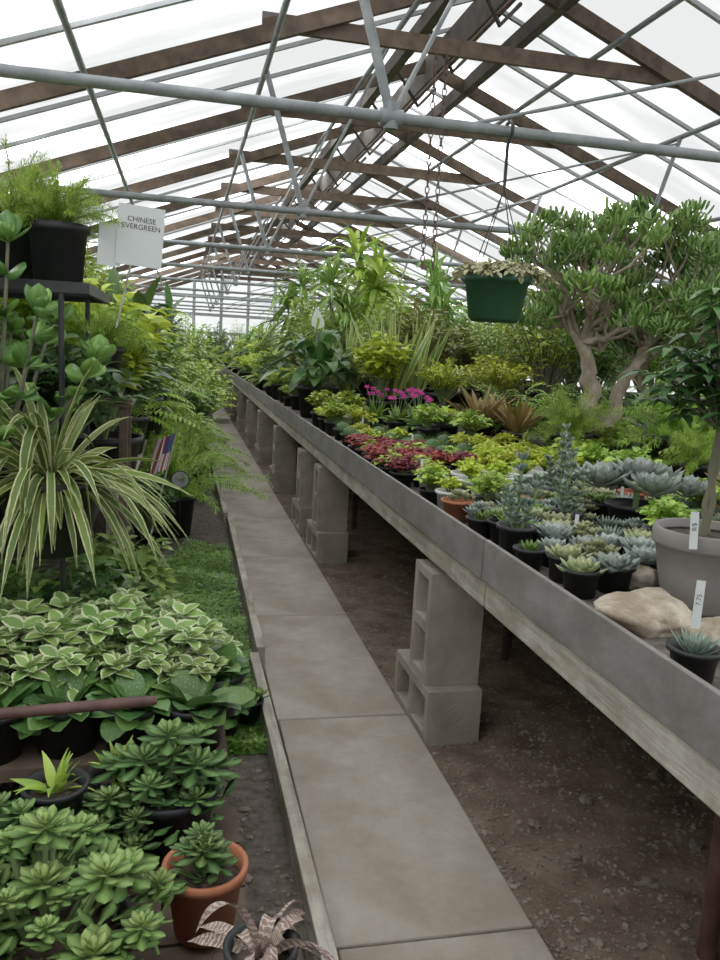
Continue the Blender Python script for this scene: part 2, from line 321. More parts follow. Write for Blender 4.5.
s1=strut((.875,0,0),(.56,0,.98),.022);s2=strut((3.75,0,0),(4.0,0,.86),.018);s3=strut((.875,0,0),(1.5,0,1.30),.011);s4=strut((1.2,0,0),(4.0,-.0,.82),.009)
clm=mk(lambda m:(tube(m,[(.825,0,0),(.925,0,0)],.036,12),tube(m,[(.875,0,-.05),(.875,0,.06)],.031,12)),'clamp',['pipe'])
for y in np.arange(3.62,Y1,2.68):
    t=empty('tie_pipe_frame',(0,y,2.29),label='galvanised tie pipe spanning the greenhouse with welded struts',category='pipe',group='cross tie pipe frames')
    ob('tie_pipe',tm,t);ob('strut',s1,t);ob('strut',s2,t);ob('brace_rod',s3,t);ob('brace_rod',s4,t);ob('clamp',clm,t)
def chain(m,z0,z1,r=.018):
    z=z0;i=0
    while z>z1:
        p=[]
        for k in range(9):
            a=6.283*k/8;x=math.cos(a)*r*.5;zz=math.sin(a)*r
            p.append((x,0,z+zz) if i%2 else (0,x,z+zz))
        tube(m,p,.0045,5,caps=False);z-=r*1.6;i+=1
chm=mk(lambda m:chain(m,3.35,1.88,.03),'chain',['rust'])
for x in (1.70,1.78):
    ob('hanging_chain',chm,loc=(x,5.80,0),label='dark metal chain hanging from a wooden collar beam',category='chain',group='hanging chains')
# ------------------------------------------------------------ walkway
for i in range(-2,23):
    y=1.51+1.08*i
    if y<-1: continue
    o=ob('concrete_paver',mk(lambda m:box(m,(-.231,0,-.04),(.231,1.072,0)),'paver',['concrete']),loc=(.577+random.uniform(-.003,.003),y,0),rot=(0,0,random.uniform(-.004,.004)),
      label='grey brown concrete paving slab of the narrow walkway',category='paving slab',group='walkway paving slabs');bev(o,.005)
for i,(y,l,r,xo) in enumerate([(.2,2.75,.008,.312),(3.0,2.5,-.006,.322),(5.55,3.0,.004,.316),(8.6,4,0,.320),(12.7,5,0,.320)]):
    o=ob('edging_board',mk(lambda m:box(m,(-.017,0,-.06),(.017,l,.085)),'edging',['wood_grey']),loc=(xo,y,.02),rot=(0,0,r),
      label='weathered wooden edging board along the concrete walkway',category='board',group='walkway edging boards');bev(o,.003)
# ------------------------------------------------------------ bench
BZ=.70
bn=empty('display_bench',(0,0,0),label='long weathered wooden plant bench with grey metal edging on blocks',category='bench')
for y in np.arange(-1.2,24,3.2):
    o=ob('front_board',mk(lambda m:box(m,(.824,0,.595),(.862,3.19,.682)),'fb',['wood_grey']),bn,(0,y,0));bev(o)
    o=ob('metal_edging',mk(lambda m:box(m,(.810,0,.676),(.823,3.195,.788)),'me',['sheet']),bn,(random.uniform(-.002,.002),y,0));bev(o,.002)
ob('bench_top',mk(lambda m:box(m,(.863,-1.2,.66),(3.35,24.2,.70)),'bt',['bedsoil']),bn)
ob('back_board',mk(lambda m:box(m,(3.35,-1.2,.60),(3.39,24.2,.76)),'bb',['wood_grey']),bn)
for y in np.arange(.3,24,1.2):
    ob('joist',mk(lambda m:box(m,(.863,y,.60),(3.35,y+.045,.66)),'jo',['wood_brown']),bn)
for x,y in [(1.17,1.38),(1.4,3.1),(1.25,5.6),(3.2,1.4),(3.2,3.4),(3.2,5.4),(3.2,7.4),(1.35,8)]:
    ob('leg',mk(lambda m:tube(m,[(x,y,-.03),(x,y,.66)],.022,10),'leg',['rust']),bn)
def block(m):
    Yc=[-.195,-.165,-.018,.018,.165,.195];Zc=[-.095,-.062,.062,.095]
    for sx in (-.095,.095):
        v=[(sx,y,z) for z in Zc for y in Yc];f=[]
        for j in range(3):
            for i in range(5):
                if j==1 and i in (1,3): continue
                q=(j*6+i,j*6+i+1,(j+1)*6+i+1,(j+1)*6+i);f.append(q if sx>0 else q[::-1])
        m.add(v,f,None,.5,0,False)
    def rim(y0,y1,z0,z1,inv):
        v=[(-.095,y0,z0),(-.095,y1,z0),(-.095,y1,z1),(-.095,y0,z1),(.095,y0,z0),(.095,y1,z0),(.095,y1,z1),(.095,y0,z1)]
        f=[(0,1,5,4),(1,2,6,5),(2,3,7,6),(3,0,4,7)]
        m.add(v,f if not inv else [q[::-1] for q in f],None,.5,0,False)
    rim(-.195,.195,-.095,.095,True);rim(-.165,-.018,-.062,.062,False);rim(.018,.165,-.062,.062,False)
bm_=mk(block,'cinder_block',['block'])
gb_=dict(category='cinder block',group='cinder blocks under the bench')
for i,y in enumerate([2.53,4.80,5.55,7.15,8.75,10.3,12,13.6,15.2,17,19,21,23]):
    ob('cinder_block',bm_,loc=(.908,y+.05,.075),rot=(0,0,random.uniform(-.03,.03)),label='grey hollow cinder block lying flat on dirt under bench',**gb_)
    ob('cinder_block',bm_,loc=(.912,y,.367),rot=(math.pi/2,0,random.uniform(-.02,.02)),label='grey hollow cinder block standing upright carrying the bench',**gb_)
def rocks(n,xr,yr,z,smin,smax,name,mat='gravel',pw=3):
    base=np.array([(0,0,1),(.89,0,.45),(.28,.85,.45),(-.72,.53,.45),(-.72,-.53,.45),(.28,-.85,.45),(.72,.53,-.45),(-.28,.85,-.45),(-.89,0,-.45),(-.28,-.85,-.45),(.72,-.53,-.45),(0,0,-1)])
    fc=np.array([(0,1,2),(0,2,3),(0,3,4),(0,4,5),(0,5,1),(1,6,2),(2,7,3),(3,8,4),(4,9,5),(5,10,1),(2,6,7),(3,7,8),(4,8,9),(5,9,10),(1,10,6),(6,11,7),(7,11,8),(8,11,9),(9,11,10),(10,11,6)])
    sz=smin+(smax-smin)*rng.uniform(0,1,(n,1,1))**pw
    P=np.stack([xr[0]+(xr[1]-xr[0])*rng.uniform(0,1,n)**1.3,yr[0]+(yr[1]-yr[0])*rng.uniform(0,1,n)**1.4,np.full(n,z)],1)[:,None]
    V=base[None]*sz*rng.uniform(.6,1.3,(n,12,1))*np.array([1,1,.6])*rng.uniform(.6,1.4,(n,1,3))+P
    f=(fc[None]+(np.arange(n)*12)[:,None,None]).reshape(-1,3)
    m=MB();m.add(V.reshape(-1,3),f,None,.5,0,False)
    return m.mesh(name,[mat])
ob('gravel',rocks(34000,(.82,2.6),(.9,7.5),-.018,.002,.0095,'gravel',pw=4),kind='stuff',label='loose small gravel scattered on dark dirt under the bench',category='gravel')
ob('gravel',rocks(3500,(-.5,.29),(1.2,8),.032,.004,.013,'gravel2'),kind='stuff',label='loose grey gravel on the soil bed beside the edging',category='gravel')
def rock(name,loc,size,rot,label,mat='rock',seed=0,grp=None,a1=.5,a2=.3):
    m=MB();n=26;V=[]
    for i in range(n+1):
        th=math.pi*i/n
        for j in range(2*n):
            ph=math.pi*j/n;v=Vector((math.sin(th)*math.cos(ph),math.sin(th)*math.sin(ph),math.cos(th)))
            k=1+a1*mn.noise(v*1.1+Vector((seed*3.1,seed,0)))+a2*mn.noise(v*2.6+Vector((seed,0,0)))+.06*mn.noise(v*8)
            V.append(tuple(a*b*k for a,b in zip(v,size)))
    f=[(i*2*n+j,(i+1)*2*n+j,(i+1)*2*n+(j+1)%(2*n),i*2*n+(j+1)%(2*n)) for i in range(n) for j in range(2*n)]
    m.add(V,f,None,.5,0,True);o=ob(name,m.mesh(name,[mat]),None,loc,rot,label=label,category='rock')
    if grp:o['group']=grp
    return o
for i,(x,y,r) in enumerate([(1.18,1.62,.022),(1.34,1.55,.028),(.99,1.9,.018),(1.04,1.75,.014),(1.5,2.1,.025),(1.2,2.0,.02),(.89,1.3,.014),(1.4,1.75,.02)]):
    rock('ground_stone',(x,y,-.012),(r,r*.8,r*.55),(0,0,i),'small pale stone lying on the dirt under bench','gravel',i,'stones on the dirt')
# ------------------------------------------------------------ pots & plants
def potmesh(m,rt,rb,h,rim=.02,lip=.006):
    lathe(m,[(0.001,0),(rb,0),(rt-.004,h-rim),(rt+lip,h-rim),(rt+lip+.001,h),(rt-.004,h),(rt-.008,h-.02),(rt-.012,h-.035)],28)
TPL={}
def plant(key,name,label,cat,pot,fol,mats,extra=None,foltype='foliage',group=None):
    r=empty(name,label=label,category=cat)
    z=0
    if pot:
        mat,rt,rb,h=pot
        ob('pot',mk(lambda m:potmesh(m,rt,rb,h,h*.13,rt*.05),'pot_'+key,[mat]),r)
        ob('soil',mk(lambda m:lathe(m,[(rt-.006,-.004),(rt*.5,.006),(.001,.004)],20),'soil_'+key,['soil']),r,(0,0,h-.022))
        z=h-.02
    mb=MB();fol(mb,z);ob(foltype,mb.mesh('foliage_'+key,mats),r)
    if extra: extra(r,z)
    TPL[key]=[r,False,group or (cat+'s on display')]
def bt(x,y):
    f=.58/(.58-.025*x);return (x+.0145)*f,y*f,f
def place(key,x,y,z,rot=None,sc=1.,label=None,tilt=0):
    if abs(z-.70)<1e-6 and .8<x<3.0:
        x,y,f=bt(x,y);sc*=f
    elif x<.35 and z<1.3: x+=.025*(1.28-z)
    r,used,g=TPL[key]
    o=dup(r) if used else r
    TPL[key][1]=True
    o.location=(x,y,z);o.rotation_euler=(tilt,0,random.uniform(0,6.28) if rot is None else rot);o.scale=(sc,)*3;o['group']=g
    if label:o['label']=label
    return o
def dirs(az,el): return np.stack([np.cos(az)*np.cos(el),np.sin(az)*np.cos(el),np.sin(el)],-1)
def rosette(mb,c,R,n,W=.5,e0=.15,e1=1.35,mi=0,thick=.35,prof='spoon',curl=-.5,h=.15,seg=4,t0=0,t1=1,phase=None,pw=.9):
    i=np.arange(n);f=i/n;az=GA*i+(rng.uniform(0,6) if phase is None else phase)
    el=e0+(e1-e0)*f**pw
    L=R*(1-.72*f)*rng.uniform(.93,1.05,n)
    pos=np.array(c)+np.stack([0*f,0*f,f*R*h],1)
    leaves(mb,pos,dirs(az,el),L,L*W*(1+.3*f),prof,curl,0,seg,thick,mi,t0+(t1-t0)*np.clip(f+rng.uniform(-.2,.2,n),0,1))
def clump(mb,c,n,L,W,prof='strap',e0=.3,e1=1.4,droop=(.5,1.5),mi=0,seg=6,fold=.25,r0=.01,Lv=.3,roll=.3,thick=0):
    az=rng.uniform(0,6.283,n);el=rng.uniform(e0,e1,n);LL=L*rng.uniform(1-Lv,1+Lv*.3,n)
    d=dirs(az,el);pos=np.array(c)+d*r0*np.array([1,1,0])
    leaves(mb,pos,d,LL,W*rng.uniform(.8,1.1,n),prof,rng.uniform(*droop,n),fold,seg,thick,mi,None,rng.normal(0,roll,n))
def branchy(mb,c,nb,h,r,nl,lL,lW,prof='ovate',droop=.6,ml=0,ms=1,seg=3,sr=.004,arch=.3,t0=.3,ztop=.6,fold=.2,thick=0):
    c=np.array(c,float);P=[];D=[]
    for b in range(nb):
        az=GA*b+rng.uniform(-.4,.4);q=math.sqrt((b+.5)/nb);rr=r*q*rng.uniform(.8,1.1);hh=h*(1-(1-ztop)*q*q)*rng.uniform(.85,1.1)
        e=np.array([math.cos(az)*rr,math.sin(az)*rr,hh])
        def pt(t): return c+np.array([e[0]*t**.9,e[1]*t**.9,e[2]*(t**(.8))+arch*rr*math.sin(math.pi*t)*.5])
        tube(mb,[tuple(pt(t)) for t in (0,.3,.6,1)],[sr*1.3,sr,sr*.8,sr*.4],5,ms,False)
        for k in range(nl):
            t=t0+(1-t0)*((k+rng.uniform(0,1))/nl);p=pt(t);tg=pt(min(1,t+.05))-pt(t-.02);tg/=np.linalg.norm(tg)+1e-9
            a=GA*k+b;rd=np.array([math.cos(a),math.sin(a),rng.uniform(-.2,.5)]);P.append(p);D.append(rd+tg*.8)
    n=len(P);sc=rng.uniform(.6,1.1,n);leaves(mb,np.array(P),np.array(D),lL*sc,lW*sc,prof,droop,fold,seg,thick,ml,None,rng.normal(0,.3,n))
def plumes(mb,c,nf,L,rise,spread,nn,nL,nW,mi=0,ms=1,droop=1.,bush=1.):
    c=np.array(c,float);P=[];D=[]
    for b in range(nf):
        az=GA*b+rng.uniform(-.3,.3);el=rng.uniform(spread,1.4);ll=L*rng.uniform(.6,1.05);dr=droop*rng.uniform(.5,1.3)
        d=np.array([math.cos(az)*math.cos(el),math.sin(az)*math.cos(el),math.sin(el)]);p=c.copy();pts=[p.copy()];K=8;ts=[]
        for k in range(K):
            dd=d-np.array([0,0,1])*dr*(k/K)**1.3;dd/=np.linalg.norm(dd);p=p+dd*ll/K;pts.append(p.copy());ts.append(dd)
        tube(mb,[tuple(q) for q in pts[::2]],[.0022,.002,.0016,.0012,.0008],4,ms,False)
        pts=np.array(pts);ts=np.array(ts+[ts[-1]])
        u=rng.uniform(.12,1,nn)*K;i=np.clip(u.astype(int),0,K-1);fr=(u-i)[:,None]
        q=pts[i]*(1-fr)+pts[i+1]*fr;rd=nrm(rng.normal(0,1,(nn,3)))
        taper=(1.1-.75*(u/K))[:,None]
        q=q+rd*rng.uniform(0,1,(nn,1))*nL*bush*taper
        P.append(q);D.append(nrm(rd)+ts[i]*.7)
    P=np.concatenate(P);D=np.concatenate(D);leaves(mb,P,D,nL*rng.uniform(.6,1.1,len(P)),nW,'spike',.2,0,1,0,mi,None,0,True)
def fernf(mb,c,nf,L,W,e0,droop,mi=0,ms=1,np_=16):
    c=np.array(c,float);P=[];D=[];LL=[]
    for b in range(nf):
        az=GA*b+rng.uniform(-.3,.3);el=rng.uniform(e0,1.35);ll=L*rng.uniform(.7,1.05);dr=droop*rng.uniform(.6,1.2)
        d=np.array([math.cos(az)*math.cos(el),math.sin(az)*math.cos(el),math.sin(el)]);p=c.copy();pts=[tuple(p)];sd=np.array([-math.sin(az),math.cos(az),0])
        for k in range(np_):
            t=(k+1)/np_;dd=d-np.array([0,0,1])*dr*t;dd/=np.linalg.norm(dd);p=p+dd*ll/np_;pts.append(tuple(p))
            if t>.15:
                for sg in (-1,1):
                    P.append(p.copy());D.append(sd*sg+dd*.5);LL.append(W*math.sin(math.pi*min(1,(t*.85+.08)))**.7)
        tube(mb,pts[::4],.0018,4,ms,False)
    LL=np.array(LL);leaves(mb,np.array(P),np.array(D),LL,LL*.28+.003,'lance',.4,.1,2,0,mi,None)
def whorls(mb,pts,nleaf,L,W,mi=0,droop=.8,el=.25,prof='lance',seg=4):
    for p in pts:
        n=nleaf;az=np.arange(n)*6.283/n+rng.uniform(0,6);d=dirs(az,np.full(n,el)+rng.uniform(-.2,.2,n))
        ax=nrm(rng.normal(0,.35,3)+np.array([0,0,1]));d=d+ax*.2
        leaves(mb,np.tile(p,(n,1)),d,L*rng.uniform(.8,1.1,n),W,prof,droop,.2,seg,0,mi,np.clip(rng.uniform(0,1)+rng.normal(0,.12,n),0,1))
PB='pot_black'
plant('shrub','potted_shrub','bushy mid green shrub in a black plastic pot','potted plant',(PB,.10,.075,.17),lambda m,z:branchy(m,(0,0,z),30,.38,.24,18,.07,.032),['g_mid','stem'])
plant('shrubd','potted_shrub','dark glossy green shrub in a black plastic pot','potted plant',(PB,.10,.075,.17),lambda m,z:branchy(m,(0,0,z),28,.36,.22,16,.08,.04),['g_dark','stem'])
plant('shrubf','potted_shrub','fresh light green leafy shrub in a black pot','potted plant',(PB,.10,.075,.17),lambda m,z:branchy(m,(0,0,z),28,.36,.25,16,.075,.036),['g_fresh','stem'])
plant('chart','potted_chartreuse_shrub','bright chartreuse fine leaved shrub in a black pot','potted plant',(PB,.11,.08,.17),lambda m,z:branchy(m,(0,0,z),40,.32,.27,26,.042,.02),['g_chart','stem'])
plant('fern','potted_fern','arching green fern in a black plastic pot','potted fern',(PB,.10,.075,.16),lambda m,z:fernf(m,(0,0,z),40,.42,.075,.4,1.2),['g_fern','stem'])
plant('fernd','potted_fern','arching dark green fern in a black pot','potted fern',(PB,.10,.075,.16),lambda m,z:fernf(m,(0,0,z),40,.40,.085,.3,1.3),['g_fernd','stem'])
plant('aspf','potted_asparagus_fern','feathery light green asparagus fern in a black pot','potted fern',(PB,.10,.08,.20),lambda m,z:plumes(m,(0,0,z),56,.26,0,.25,440,.02,.0026,droop=1.1,bush=1.8),['g_fern','stem'],group='asparagus ferns')
plant('aspl','potted_asparagus_fern','tall feathery light green asparagus fern with arching fronds','potted fern',(PB,.10,.08,.18),lambda m,z:plumes(m,(0,0,z),40,.42,0,.4,420,.022,.0040,droop=1.2,bush=1.7),['g_fern','stem'],group='asparagus ferns')
def drac(mb,z):
    for a,h,n in ((0,.95,0),(2.1,.7,1),(4.2,.5,2)):
        x,y=.04*math.cos(a),.04*math.sin(a);top=(x*2.4,y*2.4,z+h)
        tube(mb,[(x,y,z),(x*1.6,y*1.6,z+h*.5),top],[.014,.013,.011],7,1)
        clump(mb,top,42,.42,.045,'strap',.1,1.45,(.7,1.8),0,6,.2,.01)
        clump(mb,(top[0],top[1],top[2]-.12),16,.40,.045,'strap',-.1,.6,(.7,1.6),0,6,.2,.01)
plant('drac','potted_dracaena','tall dracaena with canes and drooping strap leaves','potted plant',(PB,.13,.10,.2),drac,['g_fresh','bark'])
plant('dracy','potted_corn_plant','tall yellow striped dracaena with arching leaves','potted plant',(PB,.13,.10,.2),drac,['g_dieff','bark'])
plant('sans','potted_snake_plant','upright snake plant with yellow edged sword leaves','potted plant',(PB,.11,.085,.17),lambda m,z:clump(m,(0,0,z),24,.56,.052,'lance',1.1,1.52,(-.05,.15),0,6,.35,.05,.3,1.5),['g_sans','stem'])
def peace(mb,z):
    n=64;az=rng.uniform(0,6.28,n);el=rng.uniform(.3,1.4,n);d=dirs(az,el);l=rng.uniform(.12,.26,n)
    tips=np.array([0,0,z])+d*l[:,None]
    for i in range(n): tube(mb,[(0,0,z),tuple(tips[i])],.0025,4,1,False)
    leaves(mb,tips,d,.22*rng.uniform(.7,1.1,n),.08,'ovate',1.3,.2,6,0,0)
    tube(mb,[(0,0,z),(-.03,-.03,z+.36)],.003,5,1,False)
def peacex(r,z):
    mb=MB();p=(-.03,-.03,z+.36)
    leaves(mb,[p],[(-.1,-.25,1)],.13,.085,'heart',-.1,.45,8,0,0,None,.2)
    tube(mb,[p,(p[0]+.005,p[1]-.03,p[2]+.065)],.007,6,1);ob('flower',mb.mesh('spathe',['white','g_chart']),r,label='white spathe flower')
plant('peace','potted_peace_lily','dark glossy peace lily with white spathe flower in black pot','potted plant',(PB,.13,.10,.19),peace,['g_dark','stem'],peacex)
plant('spider','potted_spider_plant','large striped strap leaved plant with drooping cream edged leaves','potted plant',(PB,.13,.10,.2),lambda m,z:(clump(m,(0,0,z),95,.41,.025,'strap',.2,1.45,(.5,2.4),0,10,.3,.04,.5,.6),clump(m,(0,0,z+.02),80,.34,.023,'strap',-.3,.8,(.7,2.4),0,9,.3,.06,.5,.6)),['g_strap','stem'])
def ech(key,label,mat,R,n,pot,W=.5,heads=1,sp_=0,prof='spoon',e0=.15,name='potted_echeveria',thick=.35,lift=.0):
    def f(m,z):
        if heads==1: rosette(m,(0,0,z+lift),R,n,W,e0,mi=0,prof=prof,thick=thick)
        else:
            for k in range(heads):
                a=GA*k;r=sp_*math.sqrt((k)/heads);rosette(m,(r*math.cos(a),r*math.sin(a),z+lift+.015+rng.uniform(0,.02)-r*.25),R*rng.uniform(.8,1.1),n,W,e0,mi=0,prof=prof,thick=thick)
        if lift: tube(m,[(0,0,z-.01),(0,0,z+lift)],.008,6,1)
    plant(key,name,label,'potted succulent',pot,f,[mat,'stem'],group='small potted succulents')
sp0=(PB,.042,.032,.06)
ech('e1','blue grey echeveria rosette in a small black pot','g_blue',.070,34,sp0)
ech('e2','sage green echeveria rosette with tan tips in small black pot','g_sage',.064,30,sp0)
ech('e3','blue green pointed rosette succulent in small black pot','g_bluedk',.062,44,sp0,W=.27,prof='lance',e0=.4)
ech('e4','cluster of small sage rosettes in a black pot','g_sage',.038,20,sp0,heads=7,sp_=.05)
ech('e5','large silvery blue cluster of echeveria rosettes in black pot','g_blue',.10,28,(PB,.08,.06,.09),W=.5,heads=8,sp_=.15,lift=.06,e0=.25)
ech('e6','dark green haworthia rosette in small black pot','g_mid',.055,34,sp0,W=.25,prof='lance',e0=.5)
ech('e7','sage tipped succulent cluster in a terracotta pot','g_sage',.04,24,('pot_terra',.045,.034,.065),W=.4,heads=3,sp_=.03)
ech('e8','tight pale blue grey rosette cluster in a black pot','g_blue',.04,26,sp0,heads=6,sp_=.05,W=.45)
ech('e9','small fresh green aeonium like rosettes in black pot','g_aeon',.04,24,sp0,heads=5,sp_=.045,W=.45)
def kal(m,z,mi=0):
    for a,h,r in ((0,.19,.0),(2.2,.11,.03),(4.4,.14,.028)):
        x,y=r*math.cos(a),r*math.sin(a);tube(m,[(x*.3,y*.3,z),(x*1.2,y*1.2,z+h*.6),(x*1.6,y*1.6,z+h)],.004,6,1)
        for k in range(6):
            q=k/6;zz=z+h*(.2+.85*q);n=4;az=np.arange(n)*1.57+k*.78+rng.uniform(-.2,.2)
            leaves(m,np.tile((x*(.6+q),y*(.6+q),zz),(n,1)),dirs(az,rng.uniform(.1,.6,n)+.6*q),.036*rng.uniform(.75,1.1,n)*(1-.25*q),.020*(1-.2*q),'spoon',-.4,0,4,.3,0)
plant('kal','potted_stacked_succulent','upright blue green stacked leaf succulent in a black pot','potted succulent',(PB,.045,.035,.075),kal,['g_bluedk','stem'],group='small potted succulents')
plant('kalg','potted_stacked_succulent','upright grey green stacked leaf succulent in a black pot','potted succulent',(PB,.045,.035,.075),kal,['g_blue','stem'],group='small potted succulents')
def ball(m,z):
    n=1500;d=nrm(rng.normal(0,1,(n,3)));d[:,2]=np.abs(d[:,2])*1.0-.25;d=nrm(d);leaves(m,np.array([0,0,z+.022])+d*.045,d+rng.normal(0,.5,(n,3)),.015*rng.uniform(.6,1.2,n),.0035,'lance',.2,0,1,0,0,None,0,True)
    lathe(m,[(.001,z+.063),(.028,z+.053),(.038,z+.038),(.042,z+.018),(.032,z-.02)],14,1)
plant('ball','potted_moss_ball','round dense fuzzy green mounded plant in small black pot','potted plant',(PB,.05,.04,.065),ball,['g_mound','g_dark'],group='small mounded green plants')
plant('red','potted_red_foliage_plant','small plant with burgundy red leaves in a black pot','potted plant',(PB,.045,.035,.06),lambda m,z:branchy(m,(0,0,z),18,.075,.075,12,.027,.017,sr=.002),['g_red','stem'],group='red leaved bedding plants')
plant('redg','potted_red_foliage_plant','small plant with green and dull red leaves in black pot','potted plant',(PB,.045,.035,.06),lambda m,z:(branchy(m,(0,0,z),9,.065,.07,9,.027,.017,sr=.002),branchy(m,(0,0,z),12,.07,.07,11,.027,.017,ml=1,sr=.002)),['g_red','g_fresh'],group='red leaved bedding plants')
plant('lime','potted_lime_plant','small chartreuse leafy plant in a white pot','potted plant',('pot_white',.058,.045,.085),lambda m,z:branchy(m,(0,0,z),20,.07,.05,12,.026,.014,sr=.002),['g_chart','stem'],group='lime green plants in white pots')
plant('limeb','potted_lime_plant','small bright green leafy plant in a black pot','potted plant',(PB,.055,.045,.075),lambda m,z:branchy(m,(0,0,z),20,.12,.09,12,.04,.022,sr=.002),['g_fresh','stem'],group='small bright green plants')
plant('limec','potted_lime_plant','small yellow green leafy plant in a black pot','potted plant',(PB,.05,.04,.065),lambda m,z:branchy(m,(0,0,z),18,.08,.08,10,.034,.02,sr=.002),['g_chart','stem'],group='small bright green plants')
def cycx(r,z):
    for k in range(7):
        a=GA*k;q=.03+.07*(k/7);p=(q*math.cos(a),q*math.sin(a),z+.16+rng.uniform(-.05,.03));mb=MB();tube(mb,[(0,0,z),p],.002,4,1,False)
        az=np.arange(10)*.628;leaves(mb,np.tile(p,(10,1)),dirs(az,np.where(np.arange(10)%2,.2,.9)),.026,.020,'ovate',-.4,.2,3,0,0);ob('flower',mb.mesh('cyclamen',['pink','stem']),r,label='magenta pink flower')
plant('cyc','potted_cyclamen','low plant with bright magenta flowers in a black pot','potted flower',(PB,.06,.045,.08),lambda m,z:clump(m,(0,0,z),34,.13,.05,'heart',.3,1.3,(.3,1.),0,4,.1,.01),['g_mid','stem'],cycx,group='magenta flowering plants')
def broad(m,z):
    for k in range(5):
        a=GA*k;h=.2+.07*k;x,y=.05*math.cos(a),.05*math.sin(a);tube(m,[(x*.5,y*.5,z),(x,y,z+h)],.007,6,1);clump(m,(x,y,z+h),10,.24,.085,'ovate',.4,1.4,(.6,1.5),0,6,.15,.02)
plant('dieff','potted_dieffenbachia','broad leaved dieffenbachia with cream centres in black pot','potted plant',(PB,.12,.09,.18),broad,['g_dieff','stem'])
plant('broad','potted_foliage_plant','broad dark green leaved plant in a black pot','potted plant',(PB,.12,.09,.18),broad,['g_dark','stem'])
plant('yel','potted_croton','bright yellow green broad leaved plant in a pot','potted plant',(PB,.12,.09,.18),lambda m,z:branchy(m,(0,0,z),30,.5,.24,14,.11,.055,'ovate',.8,ztop=.75),['g_chart','stem'])
plant('cane','potted_bamboo_like_plant','airy upright plant with narrow light green leaves','potted plant',(PB,.13,.10,.18),lambda m,z:branchy(m,(0,0,z),22,.85,.28,26,.11,.018,'lance',.9,sr=.004,ztop=.75,t0=.25),['g_fresh','stem'])
plant('olive','potted_large_shrub','large olive green leafy shrub in a black pot','potted plant',(PB,.14,.11,.2),lambda m,z:branchy(m,(0,0,z),44,.7,.42,30,.08,.036,sr=.005),['g_olive','bark_green'])
plant('bigg','potted_large_shrub','large mid green leafy shrub in a black pot','potted plant',(PB,.14,.11,.2),lambda m,z:branchy(m,(0,0,z),44,.75,.42,30,.08,.034,sr=.005),['g_mid','bark_green'])
plant('bigf','potted_large_shrub','large light green leafy shrub in a black pot','potted plant',(PB,.14,.11,.2),lambda m,z:branchy(m,(0,0,z),44,.75,.42,30,.07,.030,sr=.005),['g_fresh','bark_green'])
plant('fan','potted_fan_plant','plant with upright brown and green fan shaped leaves','potted plant',(PB,.08,.06,.12),lambda m,z:clump(m,(0,0,z),40,.26,.035,'strap',.7,1.4,(.1,.6),0,5,.2,.02),['tan','stem'])
def paddle(m,z):
    for k in range(12):
        a=GA*k;q=math.sqrt((k+.3)/12);h=.16+.34*(1-q*q)+rng.uniform(-.06,.06);x,y=.30*q*math.cos(a),.30*q*math.sin(a)
        P=[np.array([x*.1,y*.1,z]),np.array([x*.6,y*.6,z+h*.45]),np.array([x,y,z+h])]
        tube(m,[tuple(p) for p in P],[.008,.006,.004],6,1)
        for t in (.3,.5,.7,.87,1.0):
            p=P[0]*(1-t)**2+2*P[1]*t*(1-t)+P[2]*t*t
            n=4 if t<1 else 8;az=rng.uniform(0,6.28,n);el=rng.uniform(-.1,.9 if t<1 else 1.4,n)
            leaves(m,np.tile(p,(n,1)),dirs(az,el),.070*rng.uniform(.7,1.15,n),.046*rng.uniform(.85,1.15,n),'paddle',-.2,0,7,.2,0,None,rng.normal(0,.5,n))
plant('paddle','potted_jade_plant','jade plant with thick glossy paddle leaves in black pot','potted succulent',(PB,.13,.10,.17),paddle,['g_paddle','bark_green'])
def var_(m,z):
    for k in range(16):
        q=math.sqrt(k/16);a=GA*k+rng.uniform(-.3,.3);nn=int(rng.integers(7,11));j=np.arange(nn);cpt=np.array([.15*q*math.cos(a),.15*q*math.sin(a),z+.075-.06*q*q+rng.uniform(-.03,.05)]);S_=rng.uniform(.7,1.2)
        ax=nrm(np.array([math.cos(a)*q,math.sin(a)*q,1.2])+rng.normal(0,.3,3))
        leaves(m,cpt+np.stack([0*j,0*j,j*.0018],1),dirs(GA*j+k,.0+.9*j/11)+ax*.25,S_*.060*(1-.5*j/12),S_*.037*(1-.35*j/12),'ovate',.5,.25,5,0,0,None,rng.normal(0,.35,nn))
    branchy(m,(0,0,z-.01),12,.06,.15,7,.042,.026,sr=.003)
plant('var','potted_variegated_plant','trailing plant with cream edged green leaves in black pot','potted plant',(PB,.085,.065,.13),var_,['g_var','stem'],group='cream edged trailing plants')
plant('polka','potted_speckled_plant','low plant with broad silver speckled dark leaves','potted plant',(PB,.085,.065,.12),lambda m,z:clump(m,(0,0,z),34,.11,.072,'round',.0,1.2,(.3,1.1),0,7,.1,.04,.4),['g_polka','stem'],group='silver speckled leaf plants')
